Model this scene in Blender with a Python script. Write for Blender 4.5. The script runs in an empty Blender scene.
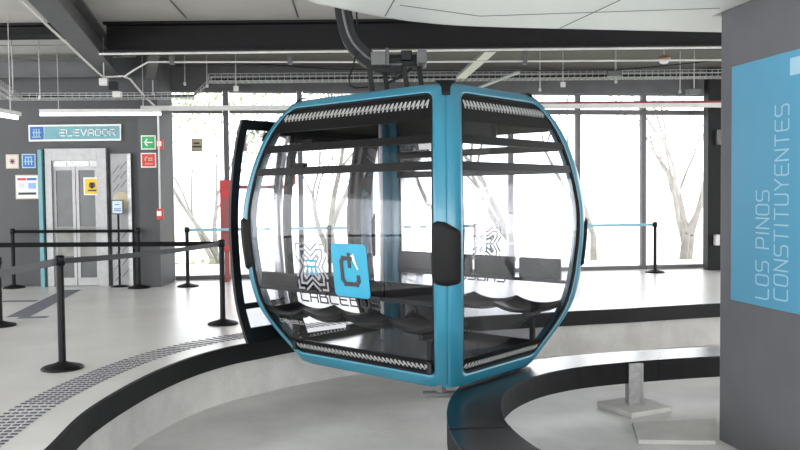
import bpy, bmesh, math, random
from mathutils import Vector, Matrix
random.seed(7)
S = bpy.context.scene
COL = S.collection
# ------------------------------------------------------------------ camera
EYE = 1.47
F = 800.0
TH = math.atan(30/800); PH = 0.010
fw = Vector((0, math.cos(TH), -math.sin(TH)))
r0 = Vector((1, 0, 0)); u0 = Vector((0, math.sin(TH), math.cos(TH)))
rt = r0*math.cos(PH) - u0*math.sin(PH)
up = u0*math.cos(PH) + r0*math.sin(PH)
camd = bpy.data.cameras.new('camera'); cam = bpy.data.objects.new('camera', camd); COL.objects.link(cam)
M = Matrix((rt, up, -fw)).transposed().to_4x4(); M.translation = (0, 0, EYE)
cam.matrix_world = M
camd.sensor_width = 36; camd.lens = 36*F/800; camd.clip_end = 500; camd.clip_start = .05
S.camera = cam
# ------------------------------------------------------------------ world, exposure
W = bpy.data.worlds.new('overcast_sky'); S.world = W; W.use_nodes = True
nt = W.node_tree; nt.nodes.clear()
wo = nt.nodes.new('ShaderNodeOutputWorld'); bg = nt.nodes.new('ShaderNodeBackground')
tc = nt.nodes.new('ShaderNodeTexCoord'); nz = nt.nodes.new('ShaderNodeTexNoise'); cr = nt.nodes.new('ShaderNodeValToRGB')
nz.inputs['Scale'].default_value = 2.0; nz.inputs['Detail'].default_value = 4
cr.color_ramp.elements[0].color = (.86, .90, .96, 1); cr.color_ramp.elements[1].color = (1, .99, .98, 1)
nt.links.new(tc.outputs['Generated'], nz.inputs['Vector']); nt.links.new(nz.outputs['Fac'], cr.inputs['Fac'])
nt.links.new(cr.outputs['Color'], bg.inputs['Color']); nt.links.new(bg.outputs['Background'], wo.inputs['Surface'])
bg.inputs['Strength'].default_value = 1.45
vs = S.view_settings; vs.view_transform = 'Standard'; vs.look = 'None'; vs.gamma = 1; vs.use_curve_mapping = False
vs.exposure = 2.05
S.cycles.max_bounces = 10; S.cycles.transparent_max_bounces = 24; S.cycles.diffuse_bounces = 5
S.cycles.glossy_bounces = 4; S.cycles.caustics_reflective = False; S.cycles.sample_clamp_indirect = 6
S.cycles.use_denoising = True

# ------------------------------------------------------------------ helpers
def ray(px, py):
    return fw*1.0 + rt*((px-400)/F) - up*((py-225)/F)
def atd(px, py, Y):
    """the place on a pixel's ray at depth Y (metres in front of the camera)"""
    d = ray(px, py); k = Y/d.y
    return Vector((d.x*k, Y, EYE + d.z*k))
def atz(px, py, z):
    d = ray(px, py); k = (z-EYE)/d.z
    return Vector((d.x*k, d.y*k, z))

def mat(name, col, rough=.5, metal=0., var=.06, scale=8., bump=0., emit=0., spec=.5, coat=0.):
    m = bpy.data.materials.new(name); m.use_nodes = True
    n = m.node_tree.nodes; l = m.node_tree.links
    b = n['Principled BSDF']
    b.inputs['Roughness'].default_value = rough; b.inputs['Metallic'].default_value = metal
    b.inputs['Specular IOR Level'].default_value = spec; b.inputs['Coat Weight'].default_value = coat
    t = n.new('ShaderNodeTexCoord'); z = n.new('ShaderNodeTexNoise'); z.inputs['Scale'].default_value = scale
    z.inputs['Detail'].default_value = 5
    l.new(t.outputs['Object'], z.inputs['Vector'])
    r = n.new('ShaderNodeValToRGB')
    c = Vector(col[:3])
    r.color_ramp.elements[0].position = .3; r.color_ramp.elements[1].position = .7
    r.color_ramp.elements[0].color = (*(c*(1-var)), 1); r.color_ramp.elements[1].color = (*[min(1, q*(1+var)) for q in c], 1)
    l.new(z.outputs['Fac'], r.inputs['Fac']); l.new(r.outputs['Color'], b.inputs['Base Color'])
    if bump:
        bp = n.new('ShaderNodeBump'); bp.inputs['Strength'].default_value = bump; bp.inputs['Distance'].default_value = .02
        l.new(z.outputs['Fac'], bp.inputs['Height']); l.new(bp.outputs['Normal'], b.inputs['Normal'])
    if emit:
        b.inputs['Emission Color'].default_value = (*c, 1); b.inputs['Emission Strength'].default_value = emit
    return m
def glass(name, tint, gloss=1.0, rough=.0, haze=0.):
    m = bpy.data.materials.new(name); m.use_nodes = True
    n = m.node_tree.nodes; l = m.node_tree.links; n.clear()
    o = n.new('ShaderNodeOutputMaterial'); mx = n.new('ShaderNodeMixShader')
    tr = n.new('ShaderNodeBsdfTransparent'); gl = n.new('ShaderNodeBsdfGlossy'); fr = n.new('ShaderNodeFresnel')
    ml = n.new('ShaderNodeMath'); ml.operation = 'MULTIPLY'; ml.inputs[1].default_value = gloss
    fr.inputs['IOR'].default_value = 1.5; gl.inputs['Roughness'].default_value = rough; gl.inputs['Color'].default_value = (1, 1, 1, 1)
    tr.inputs['Color'].default_value = (*tint, 1)
    l.new(fr.outputs[0], ml.inputs[0]); l.new(ml.outputs[0], mx.inputs[0]); l.new(gl.outputs[0], mx.inputs[2])
    if haze:
        df = n.new('ShaderNodeBsdfDiffuse'); df.inputs['Color'].default_value = (.8, .8, .9, 1); m2 = n.new('ShaderNodeMixShader'); m2.inputs[0].default_value = haze
        l.new(tr.outputs[0], m2.inputs[1]); l.new(df.outputs[0], m2.inputs[2]); l.new(m2.outputs[0], mx.inputs[1])
    else:
        l.new(tr.outputs[0], mx.inputs[1])
    l.new(mx.outputs[0], o.inputs['Surface'])
    return m
def concrete(name, c1, c2, rough, scale=1.2, bump=.05, spec=.5):
    m = bpy.data.materials.new(name); m.use_nodes = True
    n = m.node_tree.nodes; l = m.node_tree.links; b = n['Principled BSDF']
    t = n.new('ShaderNodeTexCoord')
    a = n.new('ShaderNodeTexNoise'); a.inputs['Scale'].default_value = scale; a.inputs['Detail'].default_value = 9; a.inputs['Roughness'].default_value = .62
    f = n.new('ShaderNodeTexNoise'); f.inputs['Scale'].default_value = 45; f.inputs['Detail'].default_value = 4
    l.new(t.outputs['Object'], a.inputs['Vector']); l.new(t.outputs['Object'], f.inputs['Vector'])
    r = n.new('ShaderNodeValToRGB'); r.color_ramp.elements[0].position = .32; r.color_ramp.elements[1].position = .66
    r.color_ramp.elements[0].color = (*c1, 1); r.color_ramp.elements[1].color = (*c2, 1)
    l.new(a.outputs['Fac'], r.inputs['Fac'])
    mx = n.new('ShaderNodeMixRGB'); mx.blend_type = 'OVERLAY'; mx.inputs[0].default_value = .12
    l.new(r.outputs['Color'], mx.inputs[1]); l.new(f.outputs['Fac'], mx.inputs[2]); l.new(mx.outputs[0], b.inputs['Base Color'])
    mr = n.new('ShaderNodeMapRange'); mr.inputs[3].default_value = rough-.07; mr.inputs[4].default_value = rough+.1
    l.new(a.outputs['Fac'], mr.inputs[0]); l.new(mr.outputs[0], b.inputs['Roughness'])
    b.inputs['Specular IOR Level'].default_value = spec
    bp = n.new('ShaderNodeBump'); bp.inputs['Strength'].default_value = bump; bp.inputs['Distance'].default_value = .01
    l.new(f.outputs['Fac'], bp.inputs['Height']); l.new(bp.outputs['Normal'], b.inputs['Normal'])
    return m

K = {}
K['floor'] = concrete('polished_concrete', (.62, .61, .585), (.76, .75, .735), .30, .8)
K['pit'] = concrete('pit_concrete', (.54, .53, .51), (.76, .75, .73), .42, 1.0, .12)
K['riser'] = concrete('riser_concrete', (.46, .45, .43), (.62, .61, .58), .7, 2.0, .15)
K['wallgrey'] = mat('grey_wall_paint', (.066, .067, .071), .6, var=.08, scale=2)
K['pillar'] = mat('pillar_grey_paint', (.115, .115, .122), .55, var=.06, scale=3)
K['ceil'] = mat('ceiling_panel', (.50, .49, .46), .6, var=.05, scale=2)
K['soffit'] = mat('soffit_white_sheet', (.92, .92, .90), .4, var=.02, scale=1)
K['steel'] = mat('dark_steel_beam', (.008, .008, .009), .6, var=.15, scale=4, spec=.25)
K['lsteel'] = mat('grey_steel_beam', (.09, .09, .093), .5, var=.12, scale=4)
K['galv'] = mat('galvanised_steel', (.42, .42, .41), .4, .6, var=.15, scale=20)
K['whitepipe'] = mat('white_painted_conduit', (.62, .61, .59), .4, var=.05)
K['redpipe'] = mat('red_painted_pipe', (.30, .05, .05), .4, var=.05)
K['black'] = mat('black_plastic', (.0035, .0035, .004), .45, var=.2, scale=20, spec=.25)
K['rubber'] = mat('black_rubber', (.004, .004, .0045), .6, var=.2, scale=30, spec=.25)
K['fascia'] = mat('black_fascia_board', (.005, .005, .0055), .6, var=.3, scale=5, spec=.25)
K['ringtop'] = mat('black_polished_sheet', (.005, .0055, .0065), .26, var=.3, scale=4, spec=.5)
K['blue'] = mat('cabin_blue_paint', (.026, .195, .285), .32, var=.03, scale=3, coat=.4)
K['seat'] = mat('dark_seat_shell', (.014, .014, .016), .4, var=.2, scale=12, spec=.4)
K['silver'] = mat('silver_trim', (.55, .55, .54), .35, .3, var=.1, scale=30)
K['alu'] = mat('ribbed_aluminium', (.85, .85, .86), .16, .8, var=.1, scale=20)
K['grip'] = mat('hanger_grey_paint', (.012, .013, .014), .6, var=.15, scale=10, spec=.3)
K['boxgrey'] = mat('box_grey_paint', (.11, .11, .11), .5, var=.1, scale=10)
K['post'] = mat('stanchion_black_powdercoat', (.005, .005, .006), .55, var=.2, scale=15, spec=.25)
K['belt'] = mat('black_webbing', (.005, .005, .006), .8, var=.3, scale=60, spec=.15)
K['beltgrey'] = mat('grey_webbing', (.035, .035, .037), .5, var=.2, scale=60)
K['beltblue'] = mat('light_blue_webbing', (.30, .55, .65), .6, var=.1, scale=60)
K['mullion'] = mat('mullion_grey', (.12, .12, .125), .5, var=.1)
K['signblue'] = mat('sign_light_blue', (.085, .30, .45), .4, var=.03, scale=2)
K['letter'] = mat('pale_blue_lettering', (.34, .55, .66), .5, var=.03)
K['teal'] = mat('sign_teal', (.14, .34, .38), .5, var=.04)
K['white'] = mat('white_print', (.8, .8, .8), .5, var=.03)
K['icon'] = mat('royal_blue_print', (.03, .12, .42), .5, var=.05)
K['green'] = mat('exit_green', (.02, .35, .10), .5, var=.05)
K['red'] = mat('warning_red', (.60, .035, .035), .5, var=.05)
K['yellow'] = mat('warning_yellow', (.75, .50, .03), .5, var=.05)
K['beige'] = mat('beige_print', (.55, .48, .33), .6, var=.05)
K['eglass'] = mat('elevator_door_glass', (.07, .075, .075), .2, var=.2, scale=3)
K['brushed'] = mat('brushed_steel', (.38, .38, .38), .45, .3, var=.1, scale=12)
K['stone'] = mat('grey_marble_panel', (.36, .36, .37), .5, var=.12, scale=6)
K['tube'] = mat('fluorescent_tube', (1, .99, .95), .4, emit=1.2, var=.01)
K['tape'] = mat('blue_black_floor_tape', (.17, .17, .21), .6, var=.2)
K['tactile'] = mat('tactile_dark_stud', (.09, .09, .12), .5, var=.2, scale=10)
K['copper'] = mat('copper_shade', (.42, .22, .14), .35, .4, var=.1)
K['bark'] = mat('pale_bark', (.185, .170, .158), .9, var=.25, scale=3)
K['leaf'] = mat('spring_leaves', (.27, .29, .17), .8, var=.25, scale=3)
K['grass'] = concrete('dry_grass_ground', (.32, .38, .2), (.5, .52, .35), .9, .3)
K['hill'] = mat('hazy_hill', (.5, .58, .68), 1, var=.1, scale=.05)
K['render'] = mat('white_rendered_wall', (.8, .8, .8), .8, var=.04)
K['paneglass'] = glass('window_glass', (.97, .98, .98), .7)
K['cabglass'] = glass('cabin_glass', (.945, .945, .965), .85, .0, .0)
K['doorglass'] = glass('door_glass', (.86, .86, .92), 1.0, .0, .008)
K['print_dark'] = mat('dark_sticker', (.03, .03, .035), .5, var=.1)
K['print_grey'] = mat('grey_sticker', (.30, .30, .32), .5, var=.1)
K['print_blue'] = mat('blue_sticker', (.03, .33, .50), .45, var=.04)

class MB:
    def __init__(s): s.v = []; s.f = []; s.sm = []
    def add(s, vs, fs, smooth=False):
        b = len(s.v); s.v += [tuple(q) for q in vs]
        for f in fs: s.f.append(tuple(b+i for i in f)); s.sm.append(smooth)
        return s
    def box(s, x0, x1, y0, y1, z0, z1, mtx=None):
        vs = [Vector((x, y, z)) for x in (x0, x1) for y in (y0, y1) for z in (z0, z1)]
        if mtx: vs = [mtx @ q for q in vs]
        return s.add(vs, [(0, 1, 3, 2), (4, 6, 7, 5), (0, 4, 5, 1), (2, 3, 7, 6), (0, 2, 6, 4), (1, 5, 7, 3)])
    def bar(s, a, b, w, h, upv=(0, 0, 1)):
        """box-section bar from a to b, w wide sideways, h high"""
        a = Vector(a); b = Vector(b); d = (b-a).normalized(); u = Vector(upv)
        if abs(d.dot(u)) > .98: u = Vector((1, 0, 0))
        sd = d.cross(u).normalized(); u = sd.cross(d).normalized()
        vs = [p + sd*i*w/2 + u*j*h/2 for p in (a, b) for i in (-1, 1) for j in (-1, 1)]
        return s.add(vs, [(0, 1, 3, 2), (4, 6, 7, 5), (0, 4, 5, 1), (2, 3, 7, 6), (0, 2, 6, 4), (1, 5, 7, 3)])
    def tube(s, pts, r, n=8, cap=True):
        pts = [Vector(p) for p in pts]; rs = r if isinstance(r, (list, tuple)) else [r]*len(pts)
        rings = []; ref = None
        for i, p in enumerate(pts):
            a = pts[max(0, i-1)]; b = pts[min(len(pts)-1, i+1)]; d = (b-a).normalized()
            if ref is None: ref = Vector((0, 0, 1)) if abs(d.z) < .9 else Vector((1, 0, 0))
            x = ref - d*ref.dot(d)
            if x.length < 1e-4: x = d.orthogonal()
            x.normalize(); ref = x; y = d.cross(x)
            rings.append([p + (x*math.cos(2*math.pi*k/n) + y*math.sin(2*math.pi*k/n))*rs[i] for k in range(n)])
        vs = [q for R in rings for q in R]; fs = []
        for i in range(len(pts)-1):
            for k in range(n):
                fs.append((i*n+k, i*n+(k+1) % n, (i+1)*n+(k+1) % n, (i+1)*n+k))
        s.add(vs, fs, True)
        if cap:
            s.add(rings[0], [tuple(range(n))[::-1]]); s.add(rings[-1], [tuple(range(n))])
        return s
    def lathe(s, prof, n=24, c=(0, 0, 0)):
        vs = [(c[0]+r*math.cos(2*math.pi*k/n), c[1]+r*math.sin(2*math.pi*k/n), c[2]+z) for r, z in prof for k in range(n)]
        fs = [(i*n+k, i*n+(k+1) % n, (i+1)*n+(k+1) % n, (i+1)*n+k) for i in range(len(prof)-1) for k in range(n)]
        return s.add(vs, fs, True)
    def prism(s, poly, z0, z1):
        n = len(poly)
        vs = [(p[0], p[1], z0) for p in poly]+[(p[0], p[1], z1) for p in poly]
        return s.add(vs, [tuple(range(n))[::-1], tuple(range(n, 2*n))]+[(i, (i+1) % n, n+(i+1) % n, n+i) for i in range(n)])
    def grid(s, fn, nu, nv, smooth=True, flip=False):
        vs = [fn(i/nu, j/nv) for j in range(nv+1) for i in range(nu+1)]
        fs = [(j*(nu+1)+i, j*(nu+1)+i+1, (j+1)*(nu+1)+i+1, (j+1)*(nu+1)+i) for j in range(nv) for i in range(nu)]
        if flip: fs = [f[::-1] for f in fs]
        return s.add(vs, fs, smooth)
    def build(s, name, m, parent=None, bevel=0., loc=None, fix=True):
        me = bpy.data.meshes.new(name)
        vs = s.v
        if loc is not None: vs = [(a-loc[0], b-loc[1], c-loc[2]) for a, b, c in vs]
        me.from_pydata(vs, [], s.f)
        me.polygons.foreach_set('use_smooth', s.sm)
        if fix:
            bm = bmesh.new(); bm.from_mesh(me); bmesh.ops.recalc_face_normals(bm, faces=bm.faces); bm.to_mesh(me); bm.free()
        me.materials.append(m)
        o = bpy.data.objects.new(name, me); COL.objects.link(o)
        if loc is not None: o.location = loc
        if parent: o.parent = parent
        if bevel:
            b = o.modifiers.new('bevel', 'BEVEL'); b.width = bevel; b.segments = 2; b.limit_method = 'ANGLE'; b.angle_limit = .7
        return o
def empty(name, loc, rz=0):
    o = bpy.data.objects.new(name, None); COL.objects.link(o); o.location = loc; o.rotation_euler = (0, 0, rz); return o
def tag(o, label=None, cat=None, group=None, kind=None):
    if label: o['label'] = label
    if cat: o['category'] = cat
    if group: o['group'] = group
    if kind: o['kind'] = kind
    return o
def struct(o, label=None):
    o['kind'] = 'structure'
    if label: o['label'] = label
    return o
def copy_tree(o, parent=None):
    c = o.copy(); COL.objects.link(c); c.parent = parent
    for ch in list(o.children): copy_tree(ch, c)
    return c

# squarish sign lettering, drawn as strokes on a unit cell
FONT = {
 'A': [[(0, 0), (0, .75), (.2, 1), (1, 1), (1, 0)], [(0, .42), (1, .42)]],
 'B': [[(0, 0), (0, 1), (.85, 1), (.85, .55), (0, .55)], [(.85, .55), (1, .45), (1, 0), (0, 0)]],
 'C': [[(1, 1), (.15, 1), (0, .85), (0, .15), (.15, 0), (1, 0)]],
 'D': [[(0, 0), (0, 1), (.8, 1), (1, .8), (1, .2), (.8, 0), (0, 0)]],
 'E': [[(1, 1), (.15, 1), (0, .85), (0, .15), (.15, 0), (1, 0)], [(0, .5), (.85, .5)]],
 'I': [[(.5, 0), (.5, 1)]],
 'L': [[(0, 1), (0, .15), (.15, 0), (1, 0)]],
 'M': [[(0, 0), (0, 1), (.5, .5), (1, 1), (1, 0)]],
 'N': [[(0, 0), (0, 1), (1, 0), (1, 1)]],
 'O': [[(.15, 0), (.85, 0), (1, .15), (1, .85), (.85, 1), (.15, 1), (0, .85), (0, .15), (.15, 0)]],
 'P': [[(0, 0), (0, 1), (.85, 1), (1, .85), (1, .55), (.85, .42), (0, .42)]],
 'R': [[(0, 0), (0, 1), (.85, 1), (1, .85), (1, .55), (.85, .42), (0, .42)], [(.45, .42), (1, 0)]],
 'S': [[(1, 1), (.15, 1), (0, .85), (0, .65), (.15, .5), (.85, .5), (1, .35), (1, .15), (.85, 0), (0, 0)]],
 'T': [[(0, 1), (1, 1)], [(.5, 1), (.5, 0)]],
 'U': [[(0, 1), (0, .15), (.15, 0), (.85, 0), (1, .15), (1, 1)]],
 'V': [[(0, 1), (.5, 0), (1, 1)]],
 'Y': [[(0, 1), (.5, .5), (1, 1)], [(.5, .5), (.5, 0)]],
 ' ': [],
}
def strokes(mb, lines, w, fn):
    """lines: polylines in 2D; fn(x, y, k) -> 3D; k is 0 at the back, 1 at the front of the letter"""
    for pl in lines:
        for a, b in zip(pl, pl[1:]):
            a = Vector(a); b = Vector(b); d = b-a
            if d.length < 1e-6: continue
            d.normalize(); n = Vector((-d.y, d.x))*w/2; e = d*w/2
            q = [a-e+n, a-e-n, b+e-n, b+e+n]
            vs = [fn(p.x, p.y, 0) for p in q]+[fn(p.x, p.y, 1) for p in q]
            mb.add(vs, [(0, 1, 2, 3), (4, 5, 6, 7), (0, 1, 5, 4), (1, 2, 6, 5), (2, 3, 7, 6), (3, 0, 4, 7)])
def text_lines(txt, x, y, cw, ch, gap, mirror=False):
    out = []; X = 0
    for c in txt:
        wch = cw*(.25 if c == 'I' else (.6 if c == ' ' else 1))
        for pl in FONT[c]:
            out.append([(X + (wch*p[0] if c != 'I' else wch/2), y+p[1]*ch) for p in pl])
        X += wch+gap
    tot = X-gap
    return [[((x+tot-p[0]) if mirror else x+p[0], p[1]) for p in pl] for pl in out], tot

def spline(pts, n=8):
    out = []; P = [Vector(p) for p in pts]
    for i in range(len(P)-1):
        a = P[max(0, i-1)]; b = P[i]; c = P[i+1]; d = P[min(len(P)-1, i+2)]
        for k in range(n):
            t = k/n
            out.append(.5*((2*b)+(c-a)*t+(2*a-5*b+4*c-d)*t*t+(3*b-a-3*c+d)*t**3))
    out.append(P[-1]); return out
def offset(path, d):
    out = []
    for i, p in enumerate(path):
        t = (path[min(len(path)-1, i+1)]-path[max(0, i-1)]).normalized()
        out.append(p + Vector((-t.y, t.x))*d)
    return out

# ------------------------------------------------------------------ the platform and the pit
PIT = -.55
edge = spline([(-1.75, -3), (-1.8, 1.5), (-1.98, 3.6), (-2.1, 4.68), (-2.19, 5.5), (-2.13, 6.45), (-1.97, 7.2), (-1.72, 7.75), (-1.43, 8.1), (-1.05, 8.5),
               (-.3, 9.05), (.8, 9.55), (2.24, 9.95), (2.9, 10.12), (4.2, 10.5), (6, 10.85), (10, 11.4)], 8)
# the travel direction of this path turns clockwise: left of it (+offset) is the platform side
poly = [(p.x, p.y) for p in edge] + [(14, 11.4), (14, 17.4), (-12, 17.4), (-12, -3)]
struct(MB().prism(poly, -.12, 0).build('floor', K['floor']))
struct(MB().box(-3, 14, -4, 12, PIT-.1, PIT).build('floor_pit', K['pit']))
rz_ = MB()
a_ = offset(edge, .03); b_ = offset(edge, .12)
for i in range(len(edge)-1):
    rz_.add([(a_[i].x, a_[i].y, PIT), (a_[i+1].x, a_[i+1].y, PIT), (b_[i+1].x, b_[i+1].y, PIT), (b_[i].x, b_[i].y, PIT),
             (a_[i].x, a_[i].y, -.12), (a_[i+1].x, a_[i+1].y, -.12), (b_[i+1].x, b_[i+1].y, -.12), (b_[i].x, b_[i].y, -.12)],
            [(0, 1, 5, 4), (2, 3, 7, 6), (4, 5, 6, 7)], False)
struct(rz_.build('wall_pit_riser', K['riser']))
fb = MB(); a_ = offset(edge, -.035); b_ = offset(edge, .0)
for i in range(len(edge)-1):
    q = [a_[i], a_[i+1], b_[i+1], b_[i]]
    fb.add([(p.x, p.y, -.175) for p in q]+[(p.x, p.y, .004) for p in q], [(0, 1, 5, 4), (2, 3, 7, 6), (4, 5, 6, 7), (0, 1, 2, 3)])
tag(fb.build('edge_fascia', K['fascia']), 'black fascia board curving along the platform edge above the concrete riser', 'edging')
bolts = MB(); acc = 0; cz = offset(edge, -.037)
for i in range(len(edge)-1):
    acc += (edge[i+1]-edge[i]).length
    if acc > .55 and edge[i].y > 3:
        acc = 0; p = cz[i]; bolts.lathe([(.0, .01), (.009, .006), (.009, -.006), (0, -.01)], 8, (p.x, p.y, -.09))
tactile = MB()
line = [q for q in offset(spline([(-2.1, 4.2), (-2.15, 4.9), (-2.2, 5.6), (-2.14, 6.4), (-1.97, 7.2), (-1.72, 7.75), (-1.43, 8.1), (-1.05, 8.5), (-.3, 9.05), (.8, 9.55)], 40), .0)]
acc = 0
for i in range(1, len(line)):
    acc += (line[i]-line[i-1]).length
    if acc > .058:
        acc = 0; t = (line[i]-line[i-1]).normalized(); n = Vector((-t.y, t.x))
        for k in range(5):
            c = line[i] + n*(.27+k*.060)
            q = [c - t*.013 - n*.021, c + t*.013 - n*.021, c + t*.013 + n*.021, c - t*.013 + n*.021]
            tactile.add([(p.x, p.y, 0.0005) for p in q]+[(p.x, p.y, .005) for p in q], [(4, 5, 6, 7), (0, 1, 5, 4), (1, 2, 6, 5), (2, 3, 7, 6), (3, 0, 4, 7)])
tag(tactile.build('tactile_studs', K['tactile'], fix=False), 'curved band of small dark tactile studs set in the platform floor', 'tactile paving', kind='stuff')

# floor tape arrow by the elevator
def tape(p, q, w=.09):
    p = atz(*p, 0); q = atz(*q, 0); m = MB(); d = (q-p).normalized(); s = Vector((-d.y, d.x, 0))*w/2
    c = [p-s, q-s, q+s, p+s]
    m.add([(v.x, v.y, .0006) for v in c]+[(v.x, v.y, .003) for v in c], [(0, 3, 2, 1), (4, 5, 6, 7), (0, 1, 5, 4), (1, 2, 6, 5), (2, 3, 7, 6), (3, 0, 4, 7)])
    return m
tag(tape((18, 317), (72, 290), .28).build('floor_tape', K['tape']), 'wide dark tape stripe running diagonally across floor towards elevator', 'tape')
tag(tape((2, 301.5), (37, 301), .16).build('floor_tape', K['tape']), 'short dark tape bar on floor farther left, nearest the elevator', 'tape')
tag(tape((18, 318), (48, 317), .14).build('floor_tape', K['tape']), 'short dark tape bar at the near end of the diagonal stripe', 'tape')

# ------------------------------------------------------------------ back walls
CEIL = 3.8
struct(MB().box(-12, -3.99, 13.4, 13.7, 0, CEIL).build('wall_left', K['wallgrey']))
struct(MB().box(-4.27, -3.94, 13.12, 13.9, 0, CEIL-.02).build('trim_1', K['wallgrey']))
Wa = Vector((-4.05, 14.15, 0)); Wd = Vector((9.2, 1.25, 0)).normalized(); Wn = Vector((-Wd.y, Wd.x, 0))
def wp(s, z, off=0): return Wa + Wd*s + Wn*off + Vector((0, 0, z))
wb = MB()
WL = 15
TOPZ = 3.36
# header wall above the windows
for s0, s1, z0, z1 in ((-.2, WL, TOPZ, CEIL-.01),):
    v = [wp(s, z, o) for o in (0, .25) for s, z in ((s0, z0), (s1, z0), (s1, z1), (s0, z1))]
    wb.add(v, [(0, 1, 2, 3), (4, 5, 6, 7), (0, 1, 5, 4), (1, 2, 6, 5), (2, 3, 7, 6), (3, 0, 4, 7)])
struct(wb.build('wall_back', K['lsteel']))
muls = [0.0, .98] + [.98+1.305*k for k in range(1, 11)]
for i in range(len(muls)-1):
    s0, s1 = muls[i], muls[i+1]
    r = struct(empty('window_%d' % (i+1), wp((s0+s1)/2, 0)))
    base = wp((s0+s1)/2, 0)
    m = MB()
    e = .022
    def wbar(sa, za, sb, zb, w=.05, d=.10):
        m.bar(wp(sa, za, .05)-base, wp(sb, zb, .05)-base, d if sa == sb else d, w) if False else None
        a = wp(sa, za, 0)-base; b = wp(sb, zb, 0)-base
        h = w/2
        if sa == sb: v = [wp(s, z, o)-base for o in (0, d) for s, z in ((sa-h, za), (sa+h, za), (sa+h, zb), (sa-h, zb))]
        else: v = [wp(s, z, o)-base for o in (0, d) for s, z in ((sa, za-h), (sb, za-h), (sb, za+h), (sa, za+h))]
        m.add(v, [(0, 1, 2, 3), (4, 5, 6, 7), (0, 1, 5, 4), (1, 2, 6, 5), (2, 3, 7, 6), (3, 0, 4, 7)])
    wbar(s0+e, .0, s0+e, TOPZ); wbar(s1-e, .0, s1-e, TOPZ)
    wbar(s0+.06, .035, s1-.06, .035, .07); wbar(s0+.06, 3.0, s1-.06, 3.0, .09); wbar(s0+.06, TOPZ-.02, s1-.06, TOPZ-.02, .04)
    m.build('window_frame', K['mullion'], r)
    g = MB()
    v = [wp(s, z, .05)-base for s, z in ((s0+.06, .07), (s1-.06, .07), (s1-.06, 2.955), (s0+.06, 2.955), (s0+.06, 3.045), (s1-.06, 3.045), (s1-.06, TOPZ-.04), (s0+.06, TOPZ-.04))]
    g.add(v, [(0, 1, 2, 3), (4, 5, 6, 7)]).build('window_pane', K['paneglass'], r)

# dark corner column by the windows on the right
cp = atd(713, 240, 15.1)
tag(MB().box(cp.x-.14, cp.x+.18, 14.98, 15.22, 0, CEIL-.02).build('steel_column', K['steel'], bevel=.01), 'dark steel column before the rightmost visible windows', 'column')

# ------------------------------------------------------------------ ceiling
struct(MB().box(-3.95, 14, 10.98, 17.3, CEIL-.012, CEIL).build('ceiling_window_bay', mat('brown_grey_deck', (.095, .09, .085), .7, var=.1)))
ce = MB()
ce.box(-12, 14, -3, 17.4, CEIL, CEIL+.2)
struct(ce.build('ceiling', K['ceil']))
seam = MB()
for a, b in (((-7.0, 7.9), (-1.0, 8.3)), ((-2.4, 5.0), (-2.75, 10.5)), ((-1.0, 5.0), (-1.3, 10.5)), ((-9, 12.2), (8, 12.4))):
    seam.bar((*a, CEIL-.003), (*b, CEIL-.003), .02, .006)
struct(seam.build('trim_2', K['lsteel']))
def ibeam(name, m, a, b, h, w, web=.03, fl=.03):
    a = Vector(a); b = Vector(b); base = (a+b)/2; mb = MB()
    a = a-base; b = b-base
    Z = Vector((0, 0, 1))
    mb.bar(a+Z*(fl/2), b+Z*(fl/2), w, fl); mb.bar(a+Z*(h-fl/2), b+Z*(h-fl/2), w, fl); mb.bar(a+Z*h/2, b+Z*h/2, web, h-2*fl)
    return mb.build(name, m, None, .004) , base
def place(ob): ob[0].location = ob[1]; return ob[0]
tag(place(ibeam('roof_beam', K['steel'], (-3.9, 10.8, 3.40), (9, 10.9, 3.42), .395, .3)), 'long dark steel beam crossing under the ceiling behind the hanger arm', 'beam')
tag(place(ibeam('roof_beam', K['steel'], (-12, 10.8, 3.62), (-4.36, 10.8, 3.62), .175, .25)), 'shallow dark steel beam at far upper left beyond the diagonal beam', 'beam')
tag(place(ibeam('roof_beam', K['lsteel'], (-2.47, 3.5, 3.40), (-4.64, 13.05, 3.40), .39, .28)), 'heavy grey steel beam running away from the camera at upper left', 'beam')
jb = MB()   # bolted joint plate
for k in range(3):
    for j in range(2): jb.lathe([(0, .0), (.02, 0), (.02, .03), (0, .03)], 8, (0, 0, 0)) if False else None
tag(place(ibeam('roof_joist', K['lsteel'], (-12, 13.0, 3.42), (-4.8, 13.0, 3.42), .3, .1)), 'grey steel joist along the top of the elevator wall', 'beam')
tag(place(ibeam('roof_joist', K['lsteel'], atd(150, 80, 12.6), (-3.3, 10.95, 3.45), .2, .14)), 'short grey joist joining the diagonal beam near the white conduit', 'beam')
p0 = atd(461, 77, 12.9); p1 = atd(491, 50, 11.1)
tag(MB().bar(p0, p1, .16, .05).build('roof_brace', K['galv']), 'pale slanted steel brace under the ceiling right of the hanger', 'brace')
p0 = atd(560, 95, 13.6); p1 = atd(497, 83, 13.0)
tag(MB().bar(atd(468, 92, 13.4), atd(519, 72, 12.2), .05, .03).build('tray_strut', K['galv']), 'thin pale strut slanting up behind the cabin roof', 'brace')

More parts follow.
